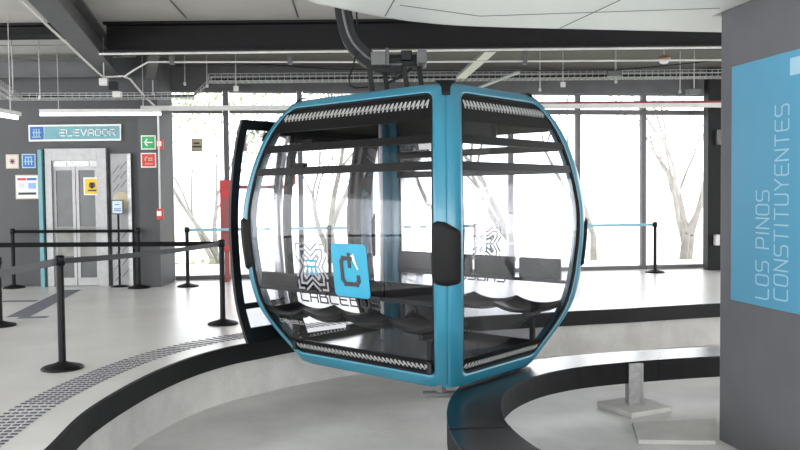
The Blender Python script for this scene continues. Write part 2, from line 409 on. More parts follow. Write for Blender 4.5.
# white soffit of the turning wheel cover
SZ = 2.9
se = spline([(-1.3, -3), (-1.2, 2), (-.98, 4.6), (-.68, 5.82), (-.48, 6.12), (-.16, 6.44), (.17, 6.68), (.69, 6.88), (1.77, 7.06), (2.83, 7.22), (5, 7.5), (10, 7.9)], 8)
sof = empty('wheel_cover', (0, 0, SZ))
tag(sof, 'large white curved soffit of the wheel cover above the cabin', 'canopy')
MB().prism([(p.x, p.y) for p in se]+[(10, 7.75), (3.9, 6.82), (2.55, 6.58), (3.0, 3.88), (4.3, 4.0), (10, 3.8), (10, -3)], 0, .04).build('soffit_sheet', K['soffit'], sof)
sm = MB()
for a, b in (((394, 0), (385, 16)), ((720, 8), (480, 16)), ((480, 16), (400, 5)), ((560, 28), (620, 0))):
    A = atz(*a, SZ); B = atz(*b, SZ); sm.bar((A.x, A.y, -.001), (B.x, B.y, -.001), .008, .004)
sm.build('panel_seam', K['boxgrey'], sof)
rim = MB(); 
for i in range(len(se)-1): rim.bar((se[i].x, se[i].y, .03), (se[i+1].x, se[i+1].y, .03), .02, .06)
rim.build('soffit_rim', K['soffit'], sof)

# ------------------------------------------------------------------ services under the ceiling
def pipe(name, pts, r, m, label, cat='pipe', n=8):
    return tag(MB().tube(pts, r, n).build(name, m), label, cat)
pipe('conduit', [(-3.95, 10.64, 3.37), (9, 10.70, 3.385)], .016, K['whitepipe'], 'straight pale tube standing in for the lit bottom flange of the long dark beam', 'conduit')  # pale tube added to imitate light on the beam's bottom flange
D = 11.3
pipe('conduit', [atd(16, -4, 7.0), atd(100, 74.5, 11.2), atd(103, 77, 11.3), atd(125, 76, 11.3), atd(134, 70, 11.3), atd(148, 62, 11.3), atd(400, 62, 11.3), atd(722, 60, 11.3)], .014, K['whitepipe'], 'white conduit that descends beside the diagonal beam then bends to the right', 'conduit')
pipe('conduit', [atd(124, 76.5, 11.32), atd(130, 79, 11.5), atd(146, 98, 12.9), atd(156, 107, 13.0), atd(158, 113, 13.05), atd(159, 150, 13.05), atd(160, 210, 13.07)], .016, K['whitepipe'], 'white conduit branching down past the exit sign to the alarm boxes', 'conduit')
pipe('cable', [atd(148, 61, 11.3), atd(260, 64, 12), atd(330, 69, 12.5), atd(470, 71, 13), atd(620, 70, 13), atd(722, 60, 12)], .008, K['black'], 'thin dark cable sagging behind the white conduit', 'cable')
pipe('sprinkler_pipe', [(-1.78, 13.32, 2.975), (7, 13.92, 3.03)], .02, K['redpipe'], 'long red pipe running horizontally in front of the window tops')
c0, c1 = Vector((-4.15, 12.95, 2.905)), Vector((7, 13.75, 2.945))
tag(MB().bar(c0, c1, .09, .075).build('cable_channel', K['whitepipe'], bevel=.005), 'long white channel crossing the windows below the red pipe', 'channel')

def tray(name, a, b, w, label, h=.07, cell=.1):
    a = Vector(a); b = Vector(b); base = (a+b)/2; d = (b-a); L = d.length; d.normalize()
    s = d.cross(Vector((0, 0, 1))).normalized()*w/2; Z = Vector((0, 0, h)); m = MB()
    for q, zz in ((s, 1), (-s, 1), (s, 0), (-s, 0), (s*.33, 0), (-s*.33, 0), (s, .5), (-s, .5)):
        m.bar(a-base+q+Z*zz, b-base+q+Z*zz, .007, .007)
    n = int(L/cell)
    for i in range(n+1):
        p = a-base+d*(i*L/n)
        m.bar(p-s, p+s, .006, .006); m.bar(p-s, p-s+Z, .006, .006); m.bar(p+s, p+s+Z, .006, .006)
    o = m.build(name, K['galv'], fix=False); o.location = base
    return tag(o, label, 'cable tray')
ta, tb = (-3.05, 13.05, 3.33), (7.2, 13.6, 3.40)
tray('cable_tray', ta, tb, .3, 'long wire cable tray along the window tops right of the bend', .11)
tray('cable_tray', (-5.9, 12.2, 2.98), (-3.3, 12.95, 3.06), .34, 'lower wire cable tray crossing in front of the elevator wall')
tray('cable_tray', (-3.3, 12.95, 3.06), (-3.05, 13.05, 3.33), .3, 'short steep wire tray link between the lower and the upper tray')
tray('cable_tray', (-5.05, 8.6, 3.1), (-5.9, 12.2, 2.98), .34, 'wire cable tray coming in from upper left edge')
pipe('cable', [(-5.0, 8.6, 3.13), (-5.9, 12.2, 3.02), (-4.5, 12.6, 3.04), (-3.3, 12.95, 3.1), (-3.05, 13.0, 3.36), (3, 13.3, 3.4), (7, 13.55, 3.43)], .018, K['black'], 'black cable bundle lying in the wire trays', 'cable')
def rod(px, y0, y1, Y, lab, clip=False):
    p = atd(px, y1, Y); q = Vector((p.x, p.y, CEIL))
    o = empty('hanging_rod', (p.x, p.y, CEIL)); tag(o, lab, 'rod')
    MB().tube([(0, 0, 0), (0, 0, p.z-CEIL)], .009, 6).build('threaded_rod', K['galv'], o)
    MB().box(-.018-.02*clip, .018+.02*clip, -.02, .02, p.z-CEIL-.02-.03*clip, p.z-CEIL+.03).build('rod_clip', K['whitepipe'] if clip else K['galv'], o)
for px, y1, Y, lab, c in ((13, 92, 11.6, 'leftmost thin hanger rod dropping to the left cable tray', 0), (40, 98, 11.9, 'hanger rod right of the leftmost one, holding the left tray', 0),
                     (153, 95, 12.8, 'hanger rod just right of the diagonal beam', 0), (185, 84, 12.9, 'hanger rod above the sloping tray link', 0), (207, 86, 12.9, 'hanger rod at the start of the upper tray', 0),
                     (236, 88, 12.9, 'hanger rod ending in a white clip box left of the cabin', 1), (540, 90, 13.2, 'hanger rod right of the cabin roof', 0),
                     (563, 84, 13.2, 'hanger rod between the cabin and the copper lamp', 1), (680, 92, 13.3, 'rightmost hanger rod near the grey pillar', 0), (616, 82, 13.2, 'short hanger rod left of the copper lamp', 0)):
    rod(px, 0, y1, Y, lab, c)
for px, py, Y, lab in ((172, 61, 11.3, 'pipe clamp on the white conduit at upper left'), (290, 61, 11.3, 'pipe clamp on the white conduit above the cabin roof'), (525, 61, 11.3, 'pipe clamp on the white conduit right of the slanted brace')):
    p = atd(px, py, Y); tag(MB().box(p.x-.03, p.x+.03, Y-.04, Y+.04, p.z-.05, p.z+.14).build('pipe_clamp', K['boxgrey'], bevel=.008), lab, 'clamp')
p = atd(104, 82, 11.5)
jb = empty('junction_box', (p.x, p.y, p.z)); tag(jb, 'pale junction box hanging by the diagonal beam', 'junction box')
MB().box(-.06, .06, -.04, .04, -.05, .05).build('box_body', K['whitepipe'], jb, .006)
MB().box(.08, .2, -.05, .03, -.12, .0).build('box_bracket', K['black'], jb, .006); MB().box(.13, .25, -.05, .03, -.22, -.14).build('box_cover', K['whitepipe'], jb, .006)
MB().tube([(.0, 0, .05), (0, 0, CEIL-p.z)], .01, 6).build('hanging_rod', K['galv'], jb)

def tubelight(a, b, lab):
    a = Vector(a); b = Vector(b); base = (a+b)/2; o = empty('batten_light', base); tag(o, lab, 'light')
    MB().bar(a-base+Vector((0, 0, .05)), b-base+Vector((0, 0, .05)), .12, .05).build('light_housing', K['whitepipe'], o)
    MB().tube([a-base, b-base], .022, 10).build('light_tube', K['tube'], o)
    for t in (.15, .85):
        q = (a-base).lerp(b-base, t)
        MB().tube([q+Vector((0, 0, .07)), (q.x, q.y, CEIL-base.z)], .006, 5).build('hanging_rod', K['galv'], o)
tubelight(atd(40, 114.5, 12.4), atd(161, 114, 12.8), 'long fluorescent batten light above the elevator sign')
tubelight(atd(-30, 110, 9.2), atd(17, 118, 10.3), 'fluorescent batten light cut by the left picture edge')
# copper lamp and small devices
p = atd(664, 58, 11.6)
o = empty('copper_lamp', (p.x, p.y, CEIL)); tag(o, 'small copper dome lamp hanging under the ceiling at upper right', 'lamp')
MB().lathe([(.0, .04), (.05, .035), (.09, 0), (.095, -.03), (.05, -.04), (0, -.04)], 20, (0, 0, p.z-CEIL)).build('lamp_shade', K['copper'], o)
MB().lathe([(.07, -.04), (.055, -.075), (0, -.09)], 20, (0, 0, p.z-CEIL)).build('lamp_diffuser', K['white'], o)
MB().tube([(0, 0, 0), (0, 0, p.z-CEIL+.03)], .01, 6).build('hanging_rod', K['galv'], o)
for px, py, lab in ((615, 74, 'small grey device under the cable tray left of the copper lamp'), (694, 92, 'dark boxy camera under the ceiling near the grey pillar')):
    p = atd(px, py, 13.0)
    o = empty('ceiling_device', (p.x, p.y, CEIL)); tag(o, lab, 'device')
    MB().box(-.12, .1, -.06, .06, p.z-CEIL-.04, p.z-CEIL+.05).build('device_body', K['boxgrey'], o, .01)
    MB().tube([(0, 0, 0), (0, 0, p.z-CEIL+.05)], .01, 6).build('hanging_rod', K['galv'], o)

# ------------------------------------------------------------------ elevator wall
WY = 13.4
def wall_rect(px0, py0, px1, py1, Y):
    a = atd(px0, py0, Y); b = atd(px1, py1, Y); return a.x, b.x, b.z, a.z
def plate(name, parent, rect, Y, d, m, base, bevel=0.):
    x0, x1, z0, z1 = rect
    return MB().box(x0-base[0], x1-base[0], Y-d-base[1], Y-base[1], z0-base[2], z1-base[2]).build(name, m, parent, bevel)
# elevator sign
R = wall_rect(28, 125, 121, 140.5, WY-.05); base = ((R[0]+R[1])/2, WY, (R[2]+R[3])/2)
o = empty('elevator_sign', base); tag(o, 'teal ELEVADOR sign with blue pictogram above the elevator doors', 'sign')
plate('sign_border', o, R, WY, .04, K['white'], base)
plate('sign_panel', o, (R[0]+.27, R[1]-.03, R[2]+.03, R[3]-.03), WY-.04, .012, K['teal'], base)
plate('pictogram_panel', o, (R[0]+.03, R[0]+.25, R[2]+.03, R[3]-.03), WY-.04, .012, K['icon'], base)
m = MB(); zc = base[2]
TL, tot = text_lines('ELEVADOR', 0, 0, .088, .10, .032)
x0 = R[0]+.52
strokes(m, TL, .016, lambda x, y, k: (x0+x-base[0], WY-.053-.006*k-base[1], zc-.05+y-base[2]))
m.build('sign_lettering', K['white'], o)
def people_icon(m, cx, cz, s, Yf):
    L = [[(-.5, -.8), (-.5, .35)], [(.0, -.8), (.0, .35)], [(.5, -.8), (.5, .35)], [(-.7, .1), (.7, .1)], [(-.5, .62), (-.5, .7)], [(0, .62), (0, .7)], [(.5, .62), (.5, .7)], [(-.75, -.8), (.75, -.8)]]
    strokes(m, [[(a*s, b*s) for a, b in pl] for pl in L], .22*s, lambda x, y, k: (cx+x-base[0], Yf-.006*k-base[1], cz+y-base[2]))
m = MB(); people_icon(m, R[0]+.14, zc, .085, WY-.052); m.build('pictogram', K['letter'], o)
# doors
R = wall_rect(48, 149, 111, 284.5, WY); R = (R[0], R[1], 0.0, R[3]); base = ((R[0]+R[1])/2, WY, 0)
o = struct(empty('door_1', base))
fr = MB()
for x0, x1, z0, z1 in ((R[0]-.02, R[0]+.09, 0, R[3]), (R[1]-.16, R[1], 0, R[3]), (R[0]+.09, R[1]-.16, R[3]-.2, R[3])):
    fr.box(x0-base[0], x1-base[0], -.10, 0, z0, z1)
fr.build('door_frame', K['brushed'], o, .004)
MB().box(R[0]+.09-base[0], R[1]-.16-base[0], -.06, 0, R[3]-.30, R[3]-.2).build('door_header', K['galv'], o)
lx0, lx1 = R[0]+.09-base[0], R[1]-.16-base[0]; mid = (lx0+lx1)/2
for k, (a, b) in enumerate(((lx0, mid-.005), (mid+.005, lx1))):
    d = MB()
    for x0, x1, z0, z1 in ((a, a+.05, .01, R[3]-.3), (b-.05, b, .01, R[3]-.3), (a+.05, b-.05, R[3]-.36, R[3]-.3), (a+.05, b-.05, .01, .14)):
        d.box(x0, x1, -.05, -.01, z0, z1)
    leaf = d.build('door_leaf', K['brushed'], o)
    MB().box(a+.05, b-.05, -.035, -.02, .14, R[3]-.36).build('door_glass', K['eglass'], leaf)
    MB().box(a+.05, b-.05, -.045, -.036, .5, 1.0).build('door_painted_reflection', mat('reflection_paint', (.22, .22, .2), .4, var=.4, scale=2), leaf)  # pale mottled sheet painted as a reflection in the door glass
    MB().box((a+b)/2-.05, (a+b)/2+.05, -.075, -.06, R[3]-.29, R[3]-.22).build('header_lamp', K['white'], o)
# yellow sticker on the right leaf
Q = wall_rect(83.5, 177.5, 101, 195, WY-.05)
sb = ((Q[0]+Q[1])/2, WY-.051, (Q[2]+Q[3])/2); s_ = empty('warning_sticker', sb); tag(s_, 'square yellow warning sticker with a dark figure on the elevator door', 'sticker')
plate('sticker_sheet', s_, Q, WY-.051, .004, K['white'], sb); plate('sticker_face', s_, (Q[0]+.02, Q[1]-.02, Q[2]+.02, Q[3]-.02), WY-.055, .003, K['yellow'], sb)
m = MB()
hw = (Q[1]-Q[0])/2
strokes(m, [[(-.04, .02), (.04, .02)], [(-.03, -.01), (.03, -.01)], [(0, -.03), (0, .05)], [(-.06, -.07), (.06, -.07)], [(-.03, .05), (.03, .05)]], .026, lambda x, y, k: (x, -.007-.003*k, y))
m.build('sticker_figure', K['print_dark'], s_)
# teal strip
R = wall_rect(41, 150, 48.5, 284, WY); tag(MB().box(R[0], R[1], WY-.14, WY, 0, R[3]).build('teal_jamb', K['teal'], bevel=.004), 'tall teal strip at the left side of the elevator doorway', 'jamb')
# stone panel with notice
R = wall_rect(111.5, 154, 132.5, 284, WY); base = (R[0], WY, 0); o = empty('wall_panel', base); tag(o, 'grey marbled panel with diagonal marks right of the elevator doors', 'panel')
w_ = R[1]-R[0]; MB().box(0, w_, -.06, 0, 0, R[3]).build('panel_board', K['stone'], o)
m = MB()
for zz in (2.0, 1.85, 1.7, .85, .62, .4, .2): m.add([], []); strokes(m, [[(.04, zz-.12), (w_*.45, zz)], [(w_*.55, zz-.05), (w_-.04, zz+.07)]], .012, lambda x, y, k: (x, -.0605-.002*k, y))
m.build('panel_marks', K['boxgrey'], o)
MB().prism([(.15*math.cos(a*.2244), .15*math.sin(a*.2244)) for a in range(28)], 0, .004).build('beige_disc', K['beige'], o).matrix_local = Matrix.Translation((w_/2+.02, -.06, 1.42)) @ Matrix.Rotation(math.pi/2, 4, 'X')
MB().box(w_-.02, w_+.04, -.08, 0, 0, R[3]).build('panel_edge', K['galv'], o)
p = atd(118, 207, 13.2); o = empty('notice_stand', (p.x, p.y, 0)); tag(o, 'small white notice on a thin dark post before the marbled panel', 'notice')
MB().tube([(0, 0, .02), (0, 0, p.z-.1)], .018, 8).build('stand_post', K['post'], o); MB().lathe([(0, 0), (.14, 0), (.14, .012), (.03, .03), (0, .03)], 20).build('stand_base', K['post'], o)
MB().box(-.10, .10, -.03, -.01, p.z-.12, p.z+.12).build('notice_frame', K['boxgrey'], o); MB().box(-.08, .08, -.036, -.03, p.z-.1, p.z+.1).build('notice_sheet', mat('pale_blue_sheet', (.6, .72, .78), .5), o)
m = MB(); strokes(m, [[(-.03, p.z+.04), (.03, p.z+.04)], [(-.05, p.z-.03), (.05, p.z-.03)], [(-.05, p.z-.06), (.05, p.z-.06)]], .014, lambda x, y, k: (x, -.0365-.002*k, y)); m.build('notice_print', K['icon'], o)
# wall signs
def wallsign(name, px0, py0, px1, py1, Y, border, face, lab, cat='sign', strokesl=None, sm_=None, sw=.02):
    Q = wall_rect(px0, py0, px1, py1, Y); sb = ((Q[0]+Q[1])/2, Y, (Q[2]+Q[3])/2); s_ = empty(name, sb); tag(s_, lab, cat)
    plate('sign_border', s_, Q, Y, .012, border, sb)
    b_ = .018
    plate('sign_face', s_, (Q[0]+b_, Q[1]-b_, Q[2]+b_, Q[3]-b_), Y-.012, .004, face, sb)
    if strokesl:
        m = MB(); strokes(m, strokesl, sw, lambda x, y, k: (x, -.0165-.003*k, y)); m.build('sign_symbol', sm_, s_)
    return s_
wallsign('wall_sign', 6, 154.5, 19.5, 168.5, WY, K['beige'], mat('offwhite_print', (.6, .57, .52), .5), 'small pale square sign with dark star left of the blue pictogram', 'sign', [[(-.04, 0), (.04, 0)], [(0, -.04), (0, .04)], [(-.03, -.03), (.03, .03)], [(-.03, .03), (.03, -.03)]], mat('dark_red_print', (.2, .05, .05), .5), .015)
wallsign('wall_sign', 22, 154, 36, 168, WY, K['letter'], K['icon'], 'small blue square pictogram sign left of the elevator', 'sign', [[(-.05, -.06), (-.05, .03)], [(0, -.06), (0, .03)], [(.05, -.06), (.05, .03)], [(-.05, .06), (.05, .06)], [(-.07, -.01), (.07, -.01)]], K['letter'], .018)
s_ = wallsign('wall_poster', 15.5, 175, 39.5, 199, WY, K['beige'], K['white'], 'white poster with red and blue heading left of the elevator', 'poster')
for nm, x0, x1, z0, z1, mm in (('red_heading', -.16, -.01, .11, .15, K['red']), ('blue_heading', .0, .16, .11, .15, K['icon']), ('blue_table', .02, .15, -.03, .07, mat('soft_blue_print', (.25, .4, .7), .5)), ('grey_table', -.15, -.04, -.03, .07, mat('soft_grey_print', (.6, .6, .65), .5)), ('black_bar', -.15, .15, -.13, -.09, K['print_dark'])):
    MB().box(x0, x1, -.019, -.0165, z0, z1).build(nm, mm, s_)
wallsign('exit_sign', 141, 135.5, 156, 149.5, 13.12, K['white'], K['green'], 'green square exit sign with white left arrow', 'sign', [[(-.06, 0), (.06, 0)], [(-.06, 0), (-.02, .05)], [(-.06, 0), (-.02, -.05)]], K['white'], .02)
wallsign('fire_sign', 141, 153, 156.5, 167.5, 13.12, K['white'], K['red'], 'red square fire equipment sign below the green exit sign', 'sign', [[(-.06, .02), (-.02, .06)], [(-.05, -.01), (-.05, .04)], [(.0, .0), (.06, .0)], [(.0, .03), (.06, .03)], [(-.05, -.06), (.06, -.06)]], K['beige'], .014)
for py, lab in ((144.5, 'small red alarm box on the conduit beside the exit sign'), (214, 'small red and white alarm box low on the pillar beside the window')):
    p = atd(160.5, py, 13.1); o = empty('alarm_box', (p.x, 13.12, p.z)); tag(o, lab, 'alarm')
    MB().box(-.05, .05, -.07, 0, -.09, .09).build('alarm_body', K['red'], o, .01); MB().box(-.04, .03, -.08, -.07, -.03, .05).build('alarm_face', K['white'], o)
# stickers on the first window pane
for px, lab, mm in ((197, 'tan notice sticker on the leftmost tall window pane', K['beige']), (241, 'faint reddish sticker on the pane behind the open door leaf', mat('faded_red_print', (.5, .3, .28), .5))):
    s = (0.98 if px > 228 else 0)+.5
    d = ray(px, 145); 
    # the place where this line of sight meets the pane
    o3 = Vector((0, 0, EYE)); t = (wp(0, 0, .04)-o3).dot(Wn)/d.dot(Wn); P = o3+d*t; s = (P-Wa).dot(Wd)
    m = MB(); v = [wp(s+a, P.z+b, oo) for oo in (.03, .048) for a, b in ((-.1, -.12), (.1, -.12), (.1, .12), (-.1, .12))]
    m.add(v, [(0, 1, 2, 3), (4, 5, 6, 7), (0, 1, 5, 4), (1, 2, 6, 5), (2, 3, 7, 6), (3, 0, 4, 7)])
    sk = m.build('window_sticker', mm); tag(sk, lab, 'sticker')
    if px < 228: MB(); m2 = MB(); strokes(m2, [[(-.06, -.03), (.06, -.03)], [(-.04, .03), (.03, .03)]], .03, lambda x, y, k: wp(s+x, P.z+y, .029-.003*k)); m2.build('sticker_print', K['print_dark'], sk)
# red hose cabinet and its pipe
p = atd(226, 215, 13.75)
o = empty('fire_hose_cabinet', (p.x, 13.8, 0)); tag(o, 'narrow tall red fire hose cabinet in front of the window', 'cabinet')
q0 = atd(226, 180, 13.75).z; q1 = atd(226, 251, 13.75).z
MB().box(-.09, .12, -.1, .1, q1, q0).build('cabinet_body', K['red'], o, .01)
MB().box(-.05, .08, -.108, -.1, q1+.1, q0-.3).build('cabinet_door', K['redpipe'], o, .004)
MB().box(-.04, .04, -.04, .04, 0, q1).build('cabinet_leg', K['redpipe'], o)
ppx = [(294, 128), (294, 183), (291, 187), (272, 187), (250, 187), (232, 187)]
pipe('fire_pipe', [Vector((atd(294, 110, 13.32).x, 13.32, 2.975))]+[atd(a, b, 13.32+(.40 if a < 240 else 0)) for a, b in ppx], .03, K['redpipe'], 'red pipe dropping from above and bending left to the hose cabinet')

# ------------------------------------------------------------------ belt barriers
def stanchion(px, py, lab, H=.98, r=.031):
    p = atz(px, py, 0); o = empty('barrier_post', (p.x, p.y, 0)); tag(o, lab, 'barrier post', None)
    MB().lathe([(0, 0), (.175, 0), (.175, .012), (.16, .022), (.06, .05), (.04, .06), (0, .06)], 32).build('post_base', K['post'], o)
    MB().tube([(0, 0, .05), (0, 0, H-.09)], r, 16).build('post_tube', K['post'], o)
    MB().lathe([(r, -.09), (r+.012, -.085), (r+.012, -.015), (r, 0), (0, .003)], 20, (0, 0, H)).build('belt_cassette', K['black'], o)
    return Vector((p.x, p.y, H-.05))
A = stanchion(62.5, 368.5, 'nearest black barrier post, standing by the tactile band')
B = stanchion(223, 324, 'black barrier post just left of the open cabin door')
C_ = stanchion(14, 288, 'far black barrier post at left end of the elevator barrier')
D_ = stanchion(139, 288, 'far black barrier post before the marbled panel')
E_ = stanchion(188, 286.5, 'black barrier post standing before the leftmost tall window', .98)
G_ = stanchion(655, 272.5, 'black barrier post by the windows right of the cabin', .93)
F_ = stanchion(0, 326, 'black barrier post cut by the left picture edge', .80)
def belt(name, a, b, mm, lab, sag=.0, w=.05):
    n = 16; m = MB(); a = Vector(a); b = Vector(b); d = (b-a); d.z = 0; d.normalize(); sd = Vector((-d.y, d.x, 0))*.0012
    a = a + d*.043; b = b - d*.043
    P = [a.lerp(b, i/n)-Vector((0, 0, sag*4*(i/n)*(1-i/n))) for i in range(n+1)]
    vs = []
    for p in P: vs += [p+sd+Vector((0, 0, w/2)), p+sd-Vector((0, 0, w/2)), p-sd-Vector((0, 0, w/2)), p-sd+Vector((0, 0, w/2))]
    fs = [(i*4+k, i*4+(k+1) % 4, i*4+4+(k+1) % 4, i*4+4+k) for i in range(n) for k in range(4)]
    m.add(vs, fs); return tag(m.build(name, mm), lab, 'belt')
belt('barrier_belt', C_, D_, K['belt'], 'black belt stretched in front of the elevator doors')
belt('barrier_belt', A, B, K['beltgrey'], 'dark grey belt from the nearest post to the post by the cabin door', .02)
H_ = atd(-60, 245.5, 9.3)
belt('barrier_belt', B, H_, K['belt'], 'black belt leaving the post by the cabin door towards the left edge', 0, .055)
belt('barrier_belt', A, atd(-60, 285, 5.0), K['beltgrey'], 'grey belt sloping from the nearest post out at the left edge', 0, .06)
belt('barrier_belt', G_, atd(560, 226, 15.0), K['beltblue'], 'light blue belt left of the post by the right windows')
# posts and belts seen through the cabin windows
X1 = stanchion(476, 276, 'black barrier post seen through the right cabin window', .95)
X2 = stanchion(330, 279, 'black barrier post seen through the left cabin window', .95)
belt('barrier_belt', E_, X2, K['beltblue'], 'light blue belt from the leftmost window post towards the cabin')
belt('barrier_belt', X1, X2, K['beltblue'], 'light blue belt between the two posts behind the cabin')

# ------------------------------------------------------------------ right pillar with its sign
PD = Vector((-.172, .985, 0)).normalized()   # along the pillar's side, away from the camera
Pc = atz(719, 440, PIT); PX = Vector((PD.y, -PD.x, 0))
mt = Matrix(((PX.x, -PD.x, 0, Pc.x), (PX.y, -PD.y, 0, Pc.y), (0, 0, 1, 0), (0, 0, 0, 1)))  # local x: into pillar, local y: towards camera
o = MB().box(0, 1.2, 0, 2.6, PIT, CEIL-.0).build('wall_right', K['pillar'], bevel=.01); o.matrix_world = mt; struct(o)
sg = empty('station_sign', (0, 0, 0)); sg.matrix_world = mt @ Matrix.Translation((0, .17, 0)); tag(sg, 'tall light blue station sign reading LOS PINOS CONSTITUYENTES on the grey pillar', 'sign')
zt, zb_ = 2.44, .62
MB().box(-.012, 0, .0, 1.15, zb_, zt).build('sign_panel', K['signblue'], sg, .003)
# y in sign = metres from its far edge towards the camera
m = MB()
def sfn(x, y, k): return (-.0125-.002*k, y, x)      # text runs upward
L1, tot1 = text_lines('LOS PINOS', 0, 0, .078, .085, .030)
L2, tot2 = text_lines('CONSTITUYENTES', 0, 0, .078, .085, .033)
W1 = [[(zb_+.06+p[0]*.93, .475-p[1]*1.75) for p in pl] for pl in L1]
for word in ([w_ for w_ in W1 if w_[0][0] < zb_+.38], [w_ for w_ in W1 if w_[0][0] >= zb_+.38]):
    m = MB(); strokes(m, word, .011, sfn); m.build('first_line_lettering', K['letter'], sg); m = MB()
strokes(m, [[(zb_+.075+p[0]*.945, .69-p[1]*1.75) for p in pl] for pl in L2], .011, sfn)
m.build('second_line_lettering', K['letter'], sg)
MB().box(-.014, -.012, .70, .86, zt-.17, zt-.05).build('sign_emblem', K['letter'], sg)
# small boxes on the dark column beyond
p = atd(719, 137, 14.9); tag(MB().box(p.x-.04, p.x+.05, 14.9, 14.98, p.z-.14, p.z+.14).build('switch_box', K['boxgrey'], bevel=.01), 'small grey switch box high on the dark column by the pillar', 'switch box')
p = atd(717.5, 240, 14.9); tag(MB().box(p.x-.05, p.x+.04, 14.88, 14.98, p.z-.1, p.z+.1).build('wall_socket', K['whitepipe'], bevel=.01), 'pale fitting low on the dark column by the pillar', 'fitting')

# ------------------------------------------------------------------ inner guide rail ring
RT = -.095
outer = spline([(7, 8.3), (4.6, 7.9), (3.0, 7.66), (2.09, 7.47), (1.48, 7.27), (.93, 6.95), (.55, 6.4), (.36, 5.82), (.30, 5.2), (.36, 4.55), (.6, 3.9), (1.1, 3.35), (2.0, 3.0), (4, 2.6)], 6); outer = [p*1.05 for p in outer]
inner = spline([(7, 7.85), (4.6, 7.45), (2.9, 7.22), (1.82, 6.94), (1.28, 6.66), (.95, 6.3), (.76, 5.9), (.69, 5.5), (.69, 5.1), (.80, 4.62), (1.02, 4.2), (1.4, 3.8), (2.2, 3.45), (4, 3.05)], 6); inner = [p*1.05 for p in inner]
rg = empty('guide_rail', (1.5, 5.5, PIT)); tag(rg, 'curved black guide rail with flat top sweeping under the cabin corner to the pillar', 'guide rail')
def L3(p, z): return (p.x-1.5, p.y-5.5, z-PIT)
top = MB(); fi = MB(); fo = MB(); n = len(outer)
for i in range(n-1):
    g = 0.0
    a, b, c, d = outer[i], outer[i+1], inner[i+1], inner[i]
    if i % 6 == 2: b = a.lerp(b, .985); c = d.lerp(c, .985)
    top.add([L3(a, RT), L3(b, RT), L3(c, RT), L3(d, RT), L3(a, RT-.012), L3(b, RT-.012), L3(c, RT-.012), L3(d, RT-.012)], [(0, 1, 2, 3), (7, 6, 5, 4), (0, 1, 5, 4), (2, 3, 7, 6), (1, 2, 6, 5), (3, 0, 4, 7)])
def fas(mb, path, off):
    q = offset(path, off)
    for i in range(0, len(path)-1):
        a, b, c, d = path[i], path[i+1], q[i+1], q[i]
        if i % 6 == 2: b = a.lerp(b, .975); c = d.lerp(c, .975)
        mb.add([L3(a, RT-.012), L3(b, RT-.012), L3(c, RT-.012), L3(d, RT-.012), L3(a, RT-.2), L3(b, RT-.2), L3(c, RT-.2), L3(d, RT-.2)], [(0, 1, 2, 3), (7, 6, 5, 4), (0, 1, 5, 4), (2, 3, 7, 6), (1, 2, 6, 5), (3, 0, 4, 7)])
fas(fi, inner, -.02); fas(fo, outer, .02)
sj = MB(); sj.bar(L3(Vector((.31, 5.28)), RT+.002), L3(Vector((.73, 5.33)), RT+.002), .014, .004); sj.build('joint_seam', K['rubber'], rg)
top.build('rail_top', K['ringtop'], rg); fi.build('inner_fascia', K['fascia'], rg); fo.build('outer_fascia', K['fascia'], rg)
def leg(x, y):
    m = MB(); x -= 1.5; y -= 5.5
    zt_ = RT-.014-PIT
    m.bar((x, y, .05), (x, y, zt_), .11, .10, (0, 1, 0)); m.bar((x-.06, y, .05), (x-.06, y, zt_), .012, .13, (0, 1, 0)); m.bar((x+.06, y, .05), (x+.06, y, zt_), .012, .13, (0, 1, 0)); m.bar((x, y, .05), (x, y, zt_), .012, .12, (1, 0, 0))
    lg = m.build('rail_leg', K['galv'], rg)
    MB().box(-.24, .24, -.24, .24, 0.0, .05, Matrix.Translation((x, y, 0)) @ Matrix.Rotation(.45, 4, 'Z')).build('foot_plate', K['riser'], lg, .008)
p = atz(629, 413, PIT); leg(2.17, 7.40); leg(5.0, 8.0); leg(.52, 5.5); leg(1.5, 3.55)
bx = atz(636, 444, PIT)
cb = MB(); q = [Vector((1.82+.02, 6.15)), Vector((2.95, 6.45)), Vector((2.75, 7.15-.3)), Vector((1.98, 6.62))]
q = [atz(638, 444, PIT+.0), atz(716, 445, PIT), atz(716, 422, PIT), atz(632, 426, PIT)]
cb.prism([(p.x, p.y) for p in q], PIT, PIT+.035); tag(cb.build('floor_hatch', K['riser'], bevel=.005), 'low flat concrete hatch slab on the pit floor beside the grey pillar', 'hatch')

# ------------------------------------------------------------------ the cabin
ang = math.atan2(.752, .658)
cab = empty('cable_car_cabin', (.125, 7.37, 0), ang)
tag(cab, 'blue framed glass cable car cabin hanging over the pit', 'cable car')
PZ = [(-.3, .37), (-.075, .325), (.02, .28), (.15, .215), (.27, .155), (.4, .10), (.52, .065), (.7, .035), (.87, .018), (1.05, .004), (1.2, 0), (1.35, .004), (1.53, .024), (1.72, .055), (1.91, .10), (2.05, .145), (2.18, .205), (2.28, .27), (2.36, .335), (2.5, .5)]
def pz(z):
    for i in range(len(PZ)-1):
        if z <= PZ[i+1][0]:
            # smooth cubic between the measured stations
            z0, p0 = PZ[max(0, i-1)]; z1, p1 = PZ[i]; z2, p2 = PZ[i+1]; z3, p3 = PZ[min(len(PZ)-1, i+2)]
            t = (z-z1)/(z2-z1); m1 = (p2-p0)/(z2-z0)*(z2-z1); m2 = (p3-p1)/(z3-z1)*(z2-z1)
            return (2*t**3-3*t*t+1)*p1+(t**3-2*t*t+t)*m1+(-2*t**3+3*t*t)*p2+(t**3-t*t)*m2
    return PZ[-1][1]
RC = .17
ZB, ZT = -.075, 2.345
def halfs(z): p = pz(z); return 1.078-1.275*p, 1.240-p
